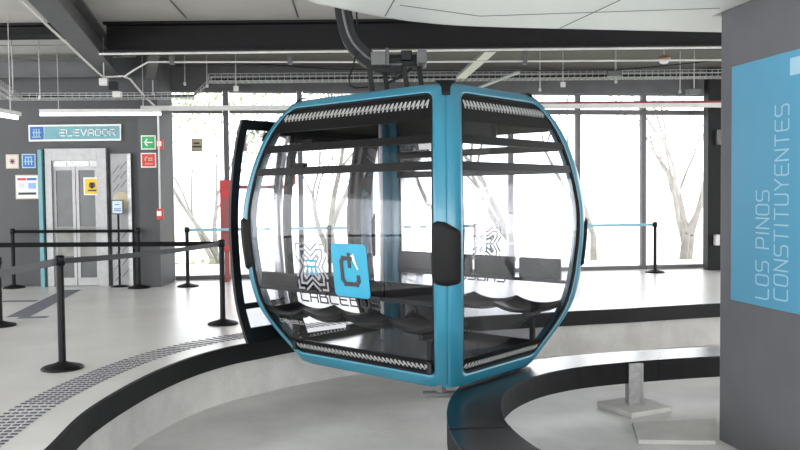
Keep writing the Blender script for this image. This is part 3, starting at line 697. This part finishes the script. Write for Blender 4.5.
TAN = [Vector((0, 1, 0)), Vector((1, 0, 0)), Vector((0, 1, 0)), Vector((1, 0, 0))]
NOR = [Vector((-1, 0, 0)), Vector((0, -1, 0)), Vector((1, 0, 0)), Vector((0, 1, 0))]
def HE(k, z): hx, hy = halfs(z); return (hx, hy) if k in (0, 2) else (hy, hx)
def Ee(k, z): return HE(k, z)[1]-RC+RC*math.pi/4
def fm(k, t, z, off=0.):
    H, E = HE(k, z); n = NOR[k]; ta_ = TAN[k]; s = 1 if t >= 0 else -1; at = abs(t)
    if at <= E-RC: p = n*(H+off)+ta_*t
    else:
        a = (at-(E-RC))/RC; p = n*(H-RC)+ta_*s*(E-RC)+(n*math.cos(a)+ta_*s*math.sin(a))*(RC+off)
    return Vector((p.x, p.y, z))
def loop(k, d, z0, z1, r, ns=26, nh=8, nc=6):
    out = []
    def T(z, s, ex=0): return s*(Ee(k, z)-d-ex)
    for i in range(nh): f = -1+2*(i/nh); e = Ee(k, z0)-d-r; out.append((f*e, z0))
    for i in range(nc): a = -math.pi/2+math.pi/2*i/nc; zz = z0+r+r*math.sin(a); out.append((T(zz, 1, r-r*math.cos(a)), zz))
    for i in range(ns): zz = z0+r+(z1-z0-2*r)*i/ns; out.append((T(zz, 1), zz))
    for i in range(nc): a = math.pi/2*i/nc; zz = z1-r+r*math.sin(a); out.append((T(zz, 1, r-r*math.cos(a)), zz))
    for i in range(nh): f = 1-2*(i/nh); e = Ee(k, z1)-d-r; out.append((f*e, z1))
    for i in range(nc): a = math.pi/2+math.pi/2*i/nc; zz = z1-r+r*math.sin(a); out.append((T(zz, -1, r+r*math.cos(a)), zz))
    for i in range(ns): zz = z1-r-(z1-z0-2*r)*i/ns; out.append((T(zz, -1), zz))
    for i in range(nc): a = math.pi+math.pi/2*i/nc; zz = z0+r+r*math.sin(a); out.append((T(zz, -1, r+r*math.cos(a)), zz))
    return out
def ring(name, m, k, A_, B_, off, th, parent, steps=5):
    la = loop(k, *A_); lb = loop(k, *B_); n = len(la); mb = MB()
    def pt(i, j, o):
        f = j/steps; za, zb2 = la[i][1], lb[i][1]; z = za+(zb2-za)*f
        ta_ = la[i][0]/Ee(k, za); tb_ = lb[i][0]/Ee(k, zb2)
        return fm(k, (ta_+(tb_-ta_)*f)*Ee(k, z), z, o)
    # puff: edges rounded inwards
    def oo(j): return off-(.010 if j == steps or (j == 0 and A_[0] > 0) else 0)
    vs = [pt(i, j, oo(j)) for j in range(steps+1) for i in range(n)]+[pt(i, j, off-th) for j in (steps, 0) for i in range(n)]
    fs = [(j*n+i, j*n+(i+1) % n, (j+1)*n+(i+1) % n, (j+1)*n+i) for j in range(steps+3) if True for i in range(n) if j < steps+2]
    fs += [((steps+2)*n+i, (steps+2)*n+(i+1) % n, (i+1) % n, i) for i in range(n)]
    return mb.add(vs, fs, True).build(name, m, parent)
def patch(mb, k, d, z0, z1, off, th, nt_=16, nz_=6, t0=None, t1=None):
    def T(u, z):
        e = Ee(k, z)-d
        a = -e if t0 is None else t0; b = e if t1 is None else t1
        return a+(b-a)*u
    mb.grid(lambda u, v: fm(k, T(u, z0+(z1-z0)*v), z0+(z1-z0)*v, off), nt_, nz_)
    mb.grid(lambda u, v: fm(k, T(u, z0+(z1-z0)*v), z0+(z1-z0)*v, off-th), nt_, nz_, flip=True)
    for v0 in (0, 1):
        z = z0+(z1-z0)*v0
        mb.grid(lambda u, v: fm(k, T(u, z), z, off-th*v), nt_, 1, False)
    for u0_ in (0, 1):
        mb.grid(lambda u, v: fm(k, T(u0_, z0+(z1-z0)*v), z0+(z1-z0)*v, off-th*u), 1, nz_, False)
    return mb
DI = .115
DK = (.115, .155, .115, .155)
def zigzag(k, z0, z1, parent, off, pitch=.046, d=DI+.06):
    m = MB(); zc_ = (z0+z1)/2; e = Ee(k, zc_)-d; t = -e
    while t < e:
        for a, b in (((t, z0), (t+pitch*.42, z1)), ((t+pitch*.42, z1), (t+pitch*.62, z0+(z1-z0)*.3))):
            w = .007
            vs = [fm(k, a[0]-w, a[1], off), fm(k, a[0]+w, a[1], off), fm(k, b[0]+w, b[1], off), fm(k, b[0]-w, b[1], off)]
            m.add(vs, [(0, 1, 2, 3)])
            vs2 = [fm(k, a[0]-w, a[1], off-.006), fm(k, a[0]+w, a[1], off-.006), fm(k, b[0]+w, b[1], off-.006), fm(k, b[0]-w, b[1], off-.006)]
            m.add(vs+vs2, [(0, 1, 5, 4), (1, 2, 6, 5), (2, 3, 7, 6), (3, 0, 4, 7)])
        t += pitch
    return m.build('vent_strip', K['silver'], parent, fix=False)
for k in range(4):
    DI = DK[k]
    f = ring('side_frame', K['blue'], k, (0, ZB, ZT, 0.0), (DI, .03, 2.27, .07), .0, .06, cab)
    ring('window_gasket', K['rubber'], k, (DI-.004, .026, 2.274, .07), (DI+.022, .05, 2.25, .05), -.012, .03, f, 2)
    pn = patch(MB(), k, DI+.0, 2.04, 2.262, -.026, .02, 20, 5).build('top_panel', K['black'], cab); zigzag(k, 2.14, 2.21, pn, -.022, d=DI+.05)
    pn = patch(MB(), k, DI+.0, .035, .165 if k < 2 else .11, -.026, .02, 20, 4).build('sill_panel', K['black'], cab); zigzag(k, .075, .125, pn, -.022, d=DI+.03)
    if k != 3:
        patch(MB(), k, DI+.0, .105, 2.045, -.030, .006, 24, 30).build('window_pane', K['cabglass'], cab)
        for z0, z1 in ((1.86, 1.925), (1.655, 1.72)):
            br = patch(MB(), k, DI+.0, z0, z1, -.022, .05, 20, 2).build('window_bar', K['black'], cab)
            t_c = .42 if z1 > 1.8 else .46
            if k == 0: patch(MB(), k, 0, z1-.015, z1+.035, -.018, .05, 3, 2, t_c-.06, t_c+.08).build('bar_latch', K['black'], br)
    else:
        for s in (-1, 1):
            e0 = .52
            patch(MB(), k, 0, .18, 2.045, -.03, .006, 8, 24, *((e0, 0.70) if s > 0 else (-.70, -e0))).build('window_pane', K['cabglass'], cab)
            patch(MB(), k, 0, .10, 2.1, -.01, .05, 2, 24, *sorted((s*(e0-.07), s*e0))).build('door_jamb', K['black'], cab)
        patch(MB(), k, 0, 1.98, 2.06, .03, .05, 20, 2, -.85, .85).build('door_track', K['black'], cab)
# bumpers on the four corner pillars
for k, s in ((0, -1), (0, 1), (2, 1), (2, -1)):
    kk = {(0, -1): 1, (0, 1): 3, (2, 1): 3, (2, -1): 1}[(k, s)]; s2 = -1 if k == 0 else 1
    mb = MB(); nz_ = 14; nu = 10
    def bp(u, v, o):
        z = .775+.03*max(0, u-.4)*2+(.51-.14*max(0, u-.4))*v; ln = .10*(1-.0)
        e = min(v, 1-v); sh = min(1, e/.09)
        w1 = .135*(.45+.55*sh); w2 = .12*(.7+.3*sh)
        zz = z - .03*(u-.5)
        x = -w1+(w1+w2)*u
        off = o if 0 < u < 1 and 0 < v < 1 else -.02
        if x < 0: return fm(k, s*(Ee(k, zz)+x), zz, off)
        return fm(kk, s2*(Ee(kk, zz)-x), zz, off)
    mb.grid(lambda u, v: bp(u, v, .022), nu, nz_)
    mb.build('corner_bumper', K['rubber'], cab, fix=True)
# top corner caps
for k, sk, kk, s2 in ((1, -1, 0, -1), (1, 1, 2, -1), (3, 1, 2, 1), (3, -1, 0, 1)):
    m = MB(); rows_ = []
    for z, w, o1 in ((2.235, .030, -.02), (2.238, .032, .008), (2.30, .034, .008), (2.335, .045, .010), (2.365, .085, .006), (2.375, .09, -.02), (2.372, .08, -.10)):
        zz = min(z, 2.345)
        row = []
        for a_ in (-1, -.5, 0, .5, 1):
            x = a_*w
            q = fm(k, sk*(Ee(k, zz)+min(0, x)), zz, o1) if x <= 0 else fm(kk, s2*(Ee(kk, zz)-x), zz, o1)
            q.z = z; row.append(q)
        rows_.append(row)
    m.grid(lambda u, v: rows_[int(round(v*6))][int(round(u*4))], 4, 6)
    m.build('corner_cap', K['rubber'], cab)
# roof and floor
def plan(z, off, n_=6):
    pts = []
    for k, rev in ((1, 1), (2, 1), (3, -1), (0, -1)):
        E = Ee(k, z)
        ts = [-E+2*E*i/24 for i in range(24)]
        for t in ts: pts.append(fm(k, t*rev, z, off))
    return pts
def loft(rows, m, name, parent, cap=True):
    mb = MB(); n_ = len(rows[0])
    vs = [p for r_ in rows for p in r_]
    fs = [(j*n_+i, j*n_+(i+1) % n_, (j+1)*n_+(i+1) % n_, (j+1)*n_+i) for j in range(len(rows)-1) for i in range(n_)]
    mb.add(vs, fs, True)
    if cap: mb.add(rows[-1], [tuple(range(n_))]); mb.add(rows[0], [tuple(range(n_))])
    return mb.build(name, m, parent)
b0 = plan(2.30, -.05)
def sc(r_, s, z): return [Vector((p.x*s, p.y*s, z)) for p in r_]
loft([sc(b0, .96, 2.29), sc(b0, .98, 2.31), sc(b0, .94, 2.33), sc(b0, .8, 2.34), sc(b0, .5, 2.355), sc(b0, .2, 2.36)], K['black'], 'roof', cab)
loft([sc(b0, .95, 2.26), sc(b0, .93, 2.283)], mat('light_grey_liner', (.5, .5, .5), .6), 'ceiling_liner', cab)
f0 = plan(.06, -.03)
fl = loft([sc(f0, .90, -.04), sc(f0, .94, .0), sc(f0, .985, .06)], K['alu'], 'cabin_floor', cab)
hx, hy = halfs(.06); m = MB(); y = -hy+.12
while y < hy-.12: m.box(-hx+.1, hx-.1, y, y+.012, .06, .066); y += .035
m.build('floor_rib', K['alu'], fl, fix=False).__setitem__('kind', 'stuff')
# under-floor guide shoe at the near corner and frame under the floor
for sx, sy in ((-1, -1), (1, 1)):
    m = MB(); m.box(sx*.62-.03, sx*.62+.03, sy*.80-.03, sy*.80+.03, -.12, .0)
    rotm = Matrix.Translation((sx*.62, sy*.80, 0)) @ Matrix.Rotation(-ang, 4, 'Z')
    m.box(-.15, .12, -.05, .05, -.15, -.115, rotm); m.build('guide_shoe', K['boxgrey'], cab, .006)
# benches along both ends
for sx, bn in ((-1, 'near'), (1, 'far')):
    bench = MB()
    hx6 = halfs(.7)[0]
    bench.box(*sorted((sx*(hx6-.05), sx*(hx6-.09))), -1.02, 1.02, .63, .66)
    for yy in (-.8, 0, .8): bench.box(*sorted((sx*(hx6-.42), sx*(hx6-.16))), yy-.02, yy+.02, .34, .38)
    for yy in (-.8, .8): bench.box(*sorted((sx*(hx6-.30), sx*(hx6-.26))), yy-.02, yy+.02, .06, .32)
    bo = bench.build('bench', K['seat'], cab)
    for i in range(4):
        yc = -.765+.51*i; m = MB()
        def sf(u, v, lo=0):
            x = sx*(hx6-.10-.40*v); y = yc+(u-.5)*.50
            zz = .42+.05*abs(2*u-1)**2.2-.02*math.sin(v*math.pi)+(.0 if v > 0 else .02)
            return Vector((x, y, zz-lo))
        m.grid(lambda u, v: sf(u, v), 12, 8); m.grid(lambda u, v: sf(u, v, .035), 12, 8)
        for v0 in (0, 1): m.grid(lambda u, v: sf(u, v0, .035*v), 12, 1)
        for u0_ in (0, 1): m.grid(lambda u, v: sf(u0_, u, .035*v), 8, 1)
        m.build('bench_seat', K['seat'] if sx > 0 else K['black'], bo)
        m = MB(); w = .225 if sx > 0 else .25
        H = .20 if sx > 0 else .125
        m.box(*sorted((sx*(hx6-.06), sx*(hx6-.11))), yc-w, yc+w, .66 if sx > 0 else .625, .66+H)
        m.build('bench_back', K['seat'] if sx > 0 else K['rubber'], bo, .015)
# handrail pole and door mechanism box
MB().tube([(.05, .45, .075), (.05, .45, 2.27)], .018, 12).build('grab_pole', K['silver'], cab)
m = MB(); m.box(-.56, -.06, -.98, -.88, 1.93, 2.15)
m.build('speaker_box', K['black'], cab, .02)
# prints on the window panes
def maze(sx, sz):
    # the stepped emblem: chevrons on four sides, angled bars at the corners
    L = []
    for q in range(4):
        c, sn = round(math.cos(q*math.pi/2)), round(math.sin(q*math.pi/2))
        for r_ in (.50, .74, .98):
            L.append([((a*c-b*sn)*sx, (a*sn+b*c)*sz) for a, b in ((-.42, r_), (0, r_-.30), (.42, r_))])
        for r_ in (.50, .72, .94):
            L.append([((a*c-b*sn)*sx, (a*sn+b*c)*sz) for a, b in ((r_-.30, r_), (r_, r_), (r_, r_-.30))] if r_ > .6 else [((a*c-b*sn)*sx, (a*sn+b*c)*sz) for a, b in ((.36, .48), (.48, .36))])
    return L
def fprint(name, m_, k, tc_, zc_, lines, w, mir=False, inner_=False, parent=cab):
    sgn = -1 if k in (0, 3) else 1       # reading direction as seen from outside
    mb = MB()
    def fn(x, y, kk):
        return fm(k, tc_+sgn*x, zc_+y, (-.0285+.003*kk))
    strokes(mb, lines, w, fn); return mb.build(name, m_, parent, fix=False)
def decals(k, tc_, zc_, sx=.185, sz=.215):
    fprint('maze_emblem', K['print_grey'] , k, tc_, zc_, maze(sx, sz), .019)
    fprint('emblem_core', K['print_blue'], k, tc_, zc_, [[(-.06, .05), (.06, .05)], [(-.06, 0), (.06, 0)], [(-.05, -.06), (-.05, -.02)], [(.0, -.06), (.0, -.02)], [(.05, -.06), (.05, -.02)]], .02)
    mb = MB()
    return tc_
# left face: t runs with local y; outside reading direction is towards -t
decals(0, .27, .87, .19, .205)
sq = MB(); sgn = -1
def roundsq(cx, cz, hw_, hh, n_=5, r_=.04):
    pts = []
    for qx, qz, a0 in ((1, 1, 0), (-1, 1, 90), (-1, -1, 180), (1, -1, 270)):
        for i in range(n_+1):
            a = math.radians(a0+90*i/n_); pts.append((cx+qx*(hw_-r_)+r_*math.cos(a), cz+qz*(hh-r_)+r_*math.sin(a)))
    return pts
def logo(k, tc_, zc_, hw_, hh):
    sgn = -1 if k in (0, 3) else 1
    P = roundsq(0, 0, hw_, hh); mb = MB()
    mb.add([fm(k, tc_+sgn*a, zc_+b, -.024) for a, b in P]+[fm(k, tc_+sgn*a, zc_+b, -.0285) for a, b in P], [tuple(range(len(P)))]+[(i, (i+1) % len(P), len(P)+(i+1) % len(P), len(P)+i) for i in range(len(P))])
    lg = mb.build('logo_square', K['print_blue'], cab)
    g = MB(); L = [[(.02, .10), (-.07, .10), (-.09, .07), (-.09, -.07), (-.06, -.11), (.07, -.11), (.09, -.08), (.09, -.05)], [(.0, .04), (.0, .13)]]
    strokes(g, L, .035, lambda x, y, kk: fm(k, tc_+sgn*x, zc_+y, -.0235+.002*kk)); g.build('logo_mark', K['print_dark'], lg, fix=False)
    g = MB(); strokes(g, [[(.05, .13), (.07, .06)], [(.03, .12), (.09, .02)]], .016, lambda x, y, kk: fm(k, tc_+sgn*x, zc_+y, -.0235+.002*kk)); g.build('logo_highlight', K['white'], lg, fix=False)
logo(0, -.19, .86, .20, .22)
TL, tot = text_lines('CABLEBUS', 0, 0, .088, .09, .032)
fprint('name_lettering', K['print_dark'], 0, .45, .565, TL, .014)
T2, tot2 = text_lines('CABLEBUS', 0, 0, .05, .055, .014)
fprint('small_lettering', K['print_grey'], 0, 1.02-.18, .33, text_lines('CABLEBUS', 0, 0, .03, .03, .01)[0], .006)
# far end, the same marks facing outwards
decals(2, -.09, .97, .17, .17)
fprint('name_lettering', K['print_dark'], 2, -.34, .60, TL, .014)
logo(2, .36, .97, .17, .17)

# sliding door leaves, standing open outside the platform side
def door(x0, x1):
    k = 3; g = .10
    mb = MB()
    def P(x, z, o): H = HE(3, z)[0]; return Vector((x, H+g+o, z))
    z0, z1 = .12, 2.17; n_ = 22
    def strip(xa, xb, za, zb2, o0=0, o1=-.035, n_=n_):
        for (oa, ob) in ((o0, o0), (o1, o1)):
            mb.grid(lambda u, v: P(xa+(xb-xa)*u, za+(zb2-za)*v, oa), 1, n_)
        for xx in (xa, xb): mb.grid(lambda u, v: P(xx, za+(zb2-za)*v, o0+(o1-o0)*u), 1, n_)
        for zz in (za, zb2): mb.grid(lambda u, v: P(xa+(xb-xa)*u, zz, o0+(o1-o0)*v), 1, 1)
    strip(x0, x0+.085, z0, z1); strip(x1-.085, x1, z0, z1); strip(x0+.085, x1-.085, z1-.085, z1, n_=2); strip(x0+.085, x1-.085, z0, z0+.13, n_=3); strip(x0+.085, x1-.085, .42, .47, n_=2)
    lf = mb.build('door_leaf', K['black'], cab)
    gm = MB(); gm.grid(lambda u, v: P(x0+.06+(x1-x0-.12)*u, .25+(z1-.31)*v, -.015), 2, 22); gm.build('door_pane', K['doorglass'], lf)
    return lf
door(-1.08, -.47); door(.47, 1.08)

# hanger
hg = MB()
ca, sa = math.cos(-ang), math.sin(-ang)
def wl(p): # world to cabin space
    v = Vector(p)-Vector((.125, 7.37, 0)); return Vector((v.x*ca-v.y*sa, v.x*sa+v.y*ca, v.z))
arm_px = [(343, -8), (343.5, 10), (346, 25), (351, 40), (361, 53), (373, 62), (386, 66), (402, 66)]
path = spline([wl(atd(a, b, 7.35)) for a, b in arm_px], 5)
# box-section arm following the path, flat plates either side
side = wl((1.125, 7.37, 0)); side = Vector((ca*0-sa*1, sa*0+ca*1, 0))  # world +Y in cabin space
rows = []
for i, p in enumerate(path):
    t = (path[min(i+1, len(path)-1)]-path[max(0, i-1)]).normalized(); nrm = t.cross(side).normalized()
    w = .075
    rows.append([p+nrm*w+side*.09, p-nrm*w+side*.09, p-nrm*w-side*.09, p+nrm*w-side*.09])
vs = [q for r_ in rows for q in r_]
hg.add(vs, [(4*i+j, 4*i+(j+1) % 4, 4*i+4+(j+1) % 4, 4*i+4+j) for i in range(len(rows)-1) for j in range(4)]+[(0, 1, 2, 3), tuple(4*len(rows)-4+j for j in range(4))])
arm = hg.build('hanger_arm', K['grip'], cab, .012)
rib_ = MB()
rib_.tube([p-side*.10 for p in path], .014, 6); rib_.build('arm_rib', K['boxgrey'], arm)
def wb_(px0, px1, py0, py1, Y0, Y1):
    m = MB(); a = atd(px0, py1, Y0); b = atd(px1, py0, Y0)
    vs = [wl((x, y, z)) for x in (a.x, b.x) for y in (Y0, Y1) for z in (a.z, b.z)]
    return m.add(vs, [(0, 1, 3, 2), (4, 6, 7, 5), (0, 4, 5, 1), (2, 3, 7, 6), (0, 2, 6, 4), (1, 5, 7, 3)])
wb_(371, 386, 51, 65, 7.12, 7.26).build('hanger_box', K['boxgrey'], arm, .008)
wb_(385.5, 389, 48, 65, 7.14, 7.22).build('hanger_plate', K['boxgrey'], arm, .004)
wb_(386, 424, 54, 66, 7.27, 7.45).build('suspension_beam', K['grip'], arm, .012)
wb_(417, 427, 49.5, 63.5, 7.15, 7.45).build('suspension_block', K['boxgrey'], arm, .015)
wb_(401, 412, 50, 60, 7.2, 7.4).build('hanger_joint', K['grip'], arm, .01)
for px, Y in ((370, 7.3), (385, 7.45), (405, 7.3), (420, 7.45)):
    a = atd(px-1.5, 64, Y); b = Vector((a.x+.04, Y, 2.37))
    MB().bar(wl(a), wl(b), .045, .05, wl((.125, 8.37, 0))).build('hanger_leg', K['grip'], arm, .006)
a = atd(403, 68, 7.35); MB().tube([wl(atd(412, 68, 7.35)), wl(atd(400, 77, 7.35)), wl(atd(388, 83, 7.35))], .012, 8).build('hanger_strut', K['grip'], arm)
MB().tube([wl(atd(357, 50, 7.2)), wl(atd(353, 66, 7.2)), wl(atd(349, 78, 7.2)), wl(atd(350, 86, 7.2)), wl(atd(356, 88, 7.2)), wl(atd(368, 87, 7.2))], .007, 6).build('hanger_cable', K['black'], arm)
MB().tube([wl(atd(394, 66, 7.2)), wl(atd(396, 72, 7.2)), wl(atd(394, 82, 7.25))], .007, 6).build('hanger_cable', K['black'], arm)
MB().tube([wl(atd(356.5, 11, 7.2)), wl(atd(357, 24, 7.2))], .008, 6).build('hanger_pin', K['black'], arm)

# ------------------------------------------------------------------ outdoors
struct(MB().box(-60, 60, 17.4, 120, -3.2, -3.0).build('floor_ground', K['grass']))
hl = MB()
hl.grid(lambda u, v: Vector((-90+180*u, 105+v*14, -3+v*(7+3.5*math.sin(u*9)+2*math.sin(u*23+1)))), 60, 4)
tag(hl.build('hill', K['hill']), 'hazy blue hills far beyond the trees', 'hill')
tag(MB().box(-14, 22, 40, 40.4, -3, 1.0).build('boundary_wall', K['render']), 'long white wall beyond the trees outside', 'wall')
def tree(x, y, h, seed, lab, lean=0., lf=.5, r0_=.16):
    rnd = random.Random(seed); o = empty('bare_tree', (x, y, -3)); tag(o, lab, 'tree', 'trees outside the windows')
    tr = MB(); br = MB(); tips = []
    def grow(mb, p, d, L, r, lv):
        n_ = 4; pts = [p]; rs = [r]; q = p.copy(); dd = d.copy()
        for i in range(n_):
            dd = (dd+Vector((rnd.uniform(-.18, .18), rnd.uniform(-.18, .18), rnd.uniform(-.02, .14)))).normalized()
            q = q+dd*L/n_; pts.append(q.copy()); rs.append(r*(1-.45*(i+1)/n_))
        mb.tube(pts, rs, 6 if lv < 3 else 4, cap=False)
        if lv >= 5: tips.append((q, dd)); return
        for b in range(rnd.choice((2, 3, 3, 3))):
            a = rnd.uniform(0, 6.28); sp = rnd.uniform(.3, .75)
            nd = (dd+Vector((math.cos(a)*sp, math.sin(a)*sp, rnd.uniform(-.1, .25)))).normalized()
            st = pts[-1] if b < 2 else pts[-2]
            grow(br, st, nd, L*rnd.uniform(.6, .85), rs[-1]*.78, lv+1)
        if lv >= 3: tips.append((q, dd))
    grow(tr, Vector((0, 0, 0)), Vector((lean, 0, 1)).normalized(), h*.36, r0_, 0)
    tr.build('trunk', K['bark'], o, fix=False); br.build('branches', K['bark'], o, fix=False)
    if lf:
        m = MB()
        for q, dd in tips:
            for _ in range(int(7*lf)):
                c = q+Vector([rnd.uniform(-.35, .35) for _ in range(3)]); a = Vector([rnd.uniform(-1, 1) for _ in range(3)]).normalized()*.07; b = a.orthogonal().normalized()*.045
                m.add([c-a, c+b, c+a, c-b], [(0, 1, 2, 3)])
        m.build('foliage', K['leaf'], o, fix=False)['kind'] = 'stuff'
TS = [(-7.2, 25, 9, .9, 'slender tree outside the leftmost tall window'), (-4.6, 23, 8, .9, 'leafy tree outside, behind the open door leaf'), (-2.0, 24, 9.5, .4, 'bare tree outside seen through left part of the cabin'),
      (-.2, 21.5, 8.5, .3, 'bare tree outside seen through the middle of the cabin'), (1.6, 23, 9, .5, 'bare tree outside right behind the near cabin pillar'), (3.3, 22, 9, .3, 'bare tree seen through the right cabin window'),
      (5.3, 21, 9.5, .7, 'bare tree outside just right of the cabin'), (7.2, 22, 9.5, .6, 'forked tree outside the window behind the right barrier post'), (8.9, 24, 9, .5, 'tree outside the window nearest the grey pillar')]
for i, (x, y, h, lf, lab) in enumerate(TS): tree(x, y, h, 11+i*5, lab, random.uniform(-.2, .2), lf, .15+.04*(i % 3))
def shrub(x, y, s, seed, lab):
    rnd = random.Random(seed); o = empty('shrub', (x, y, -3)); tag(o, lab, 'shrub')
    m = MB()
    for _ in range(500):
        a = rnd.uniform(0, 6.28); r_ = rnd.random()**.5; z = rnd.uniform(.1, 1)
        c = Vector((math.cos(a)*r_*s*math.sqrt(1-z*z*.8), math.sin(a)*r_*s*.6, z*s*1.7)); v = Vector([rnd.uniform(-1, 1) for _ in range(3)]).normalized()*.12; b = v.orthogonal().normalized()*.07
        m.add([c-v, c+b, c+v, c-b], [(0, 1, 2, 3)])
    m.build('foliage', K['leaf'], o, fix=False)['kind'] = 'stuff'
    st = MB()
    for j in range(5): st.tube([(0, 0, 0), (rnd.uniform(-.5, .5)*s, rnd.uniform(-.3, .3)*s, 1.1*s)], .03, 5)
    st.build('stems', K['bark'], o)
shrub(-5.0, 19.5, 1.7, 3, 'yellow green shrub outside the leftmost tall window'); shrub(6.1, 20, 1.4, 4, 'low shrub outside right of the cabin'); shrub(2.4, 20, 1.5, 5, 'low shrub outside seen through the right cabin window'); shrub(-1.4, 20, 1.4, 6, 'low shrub outside seen through the left cabin window')
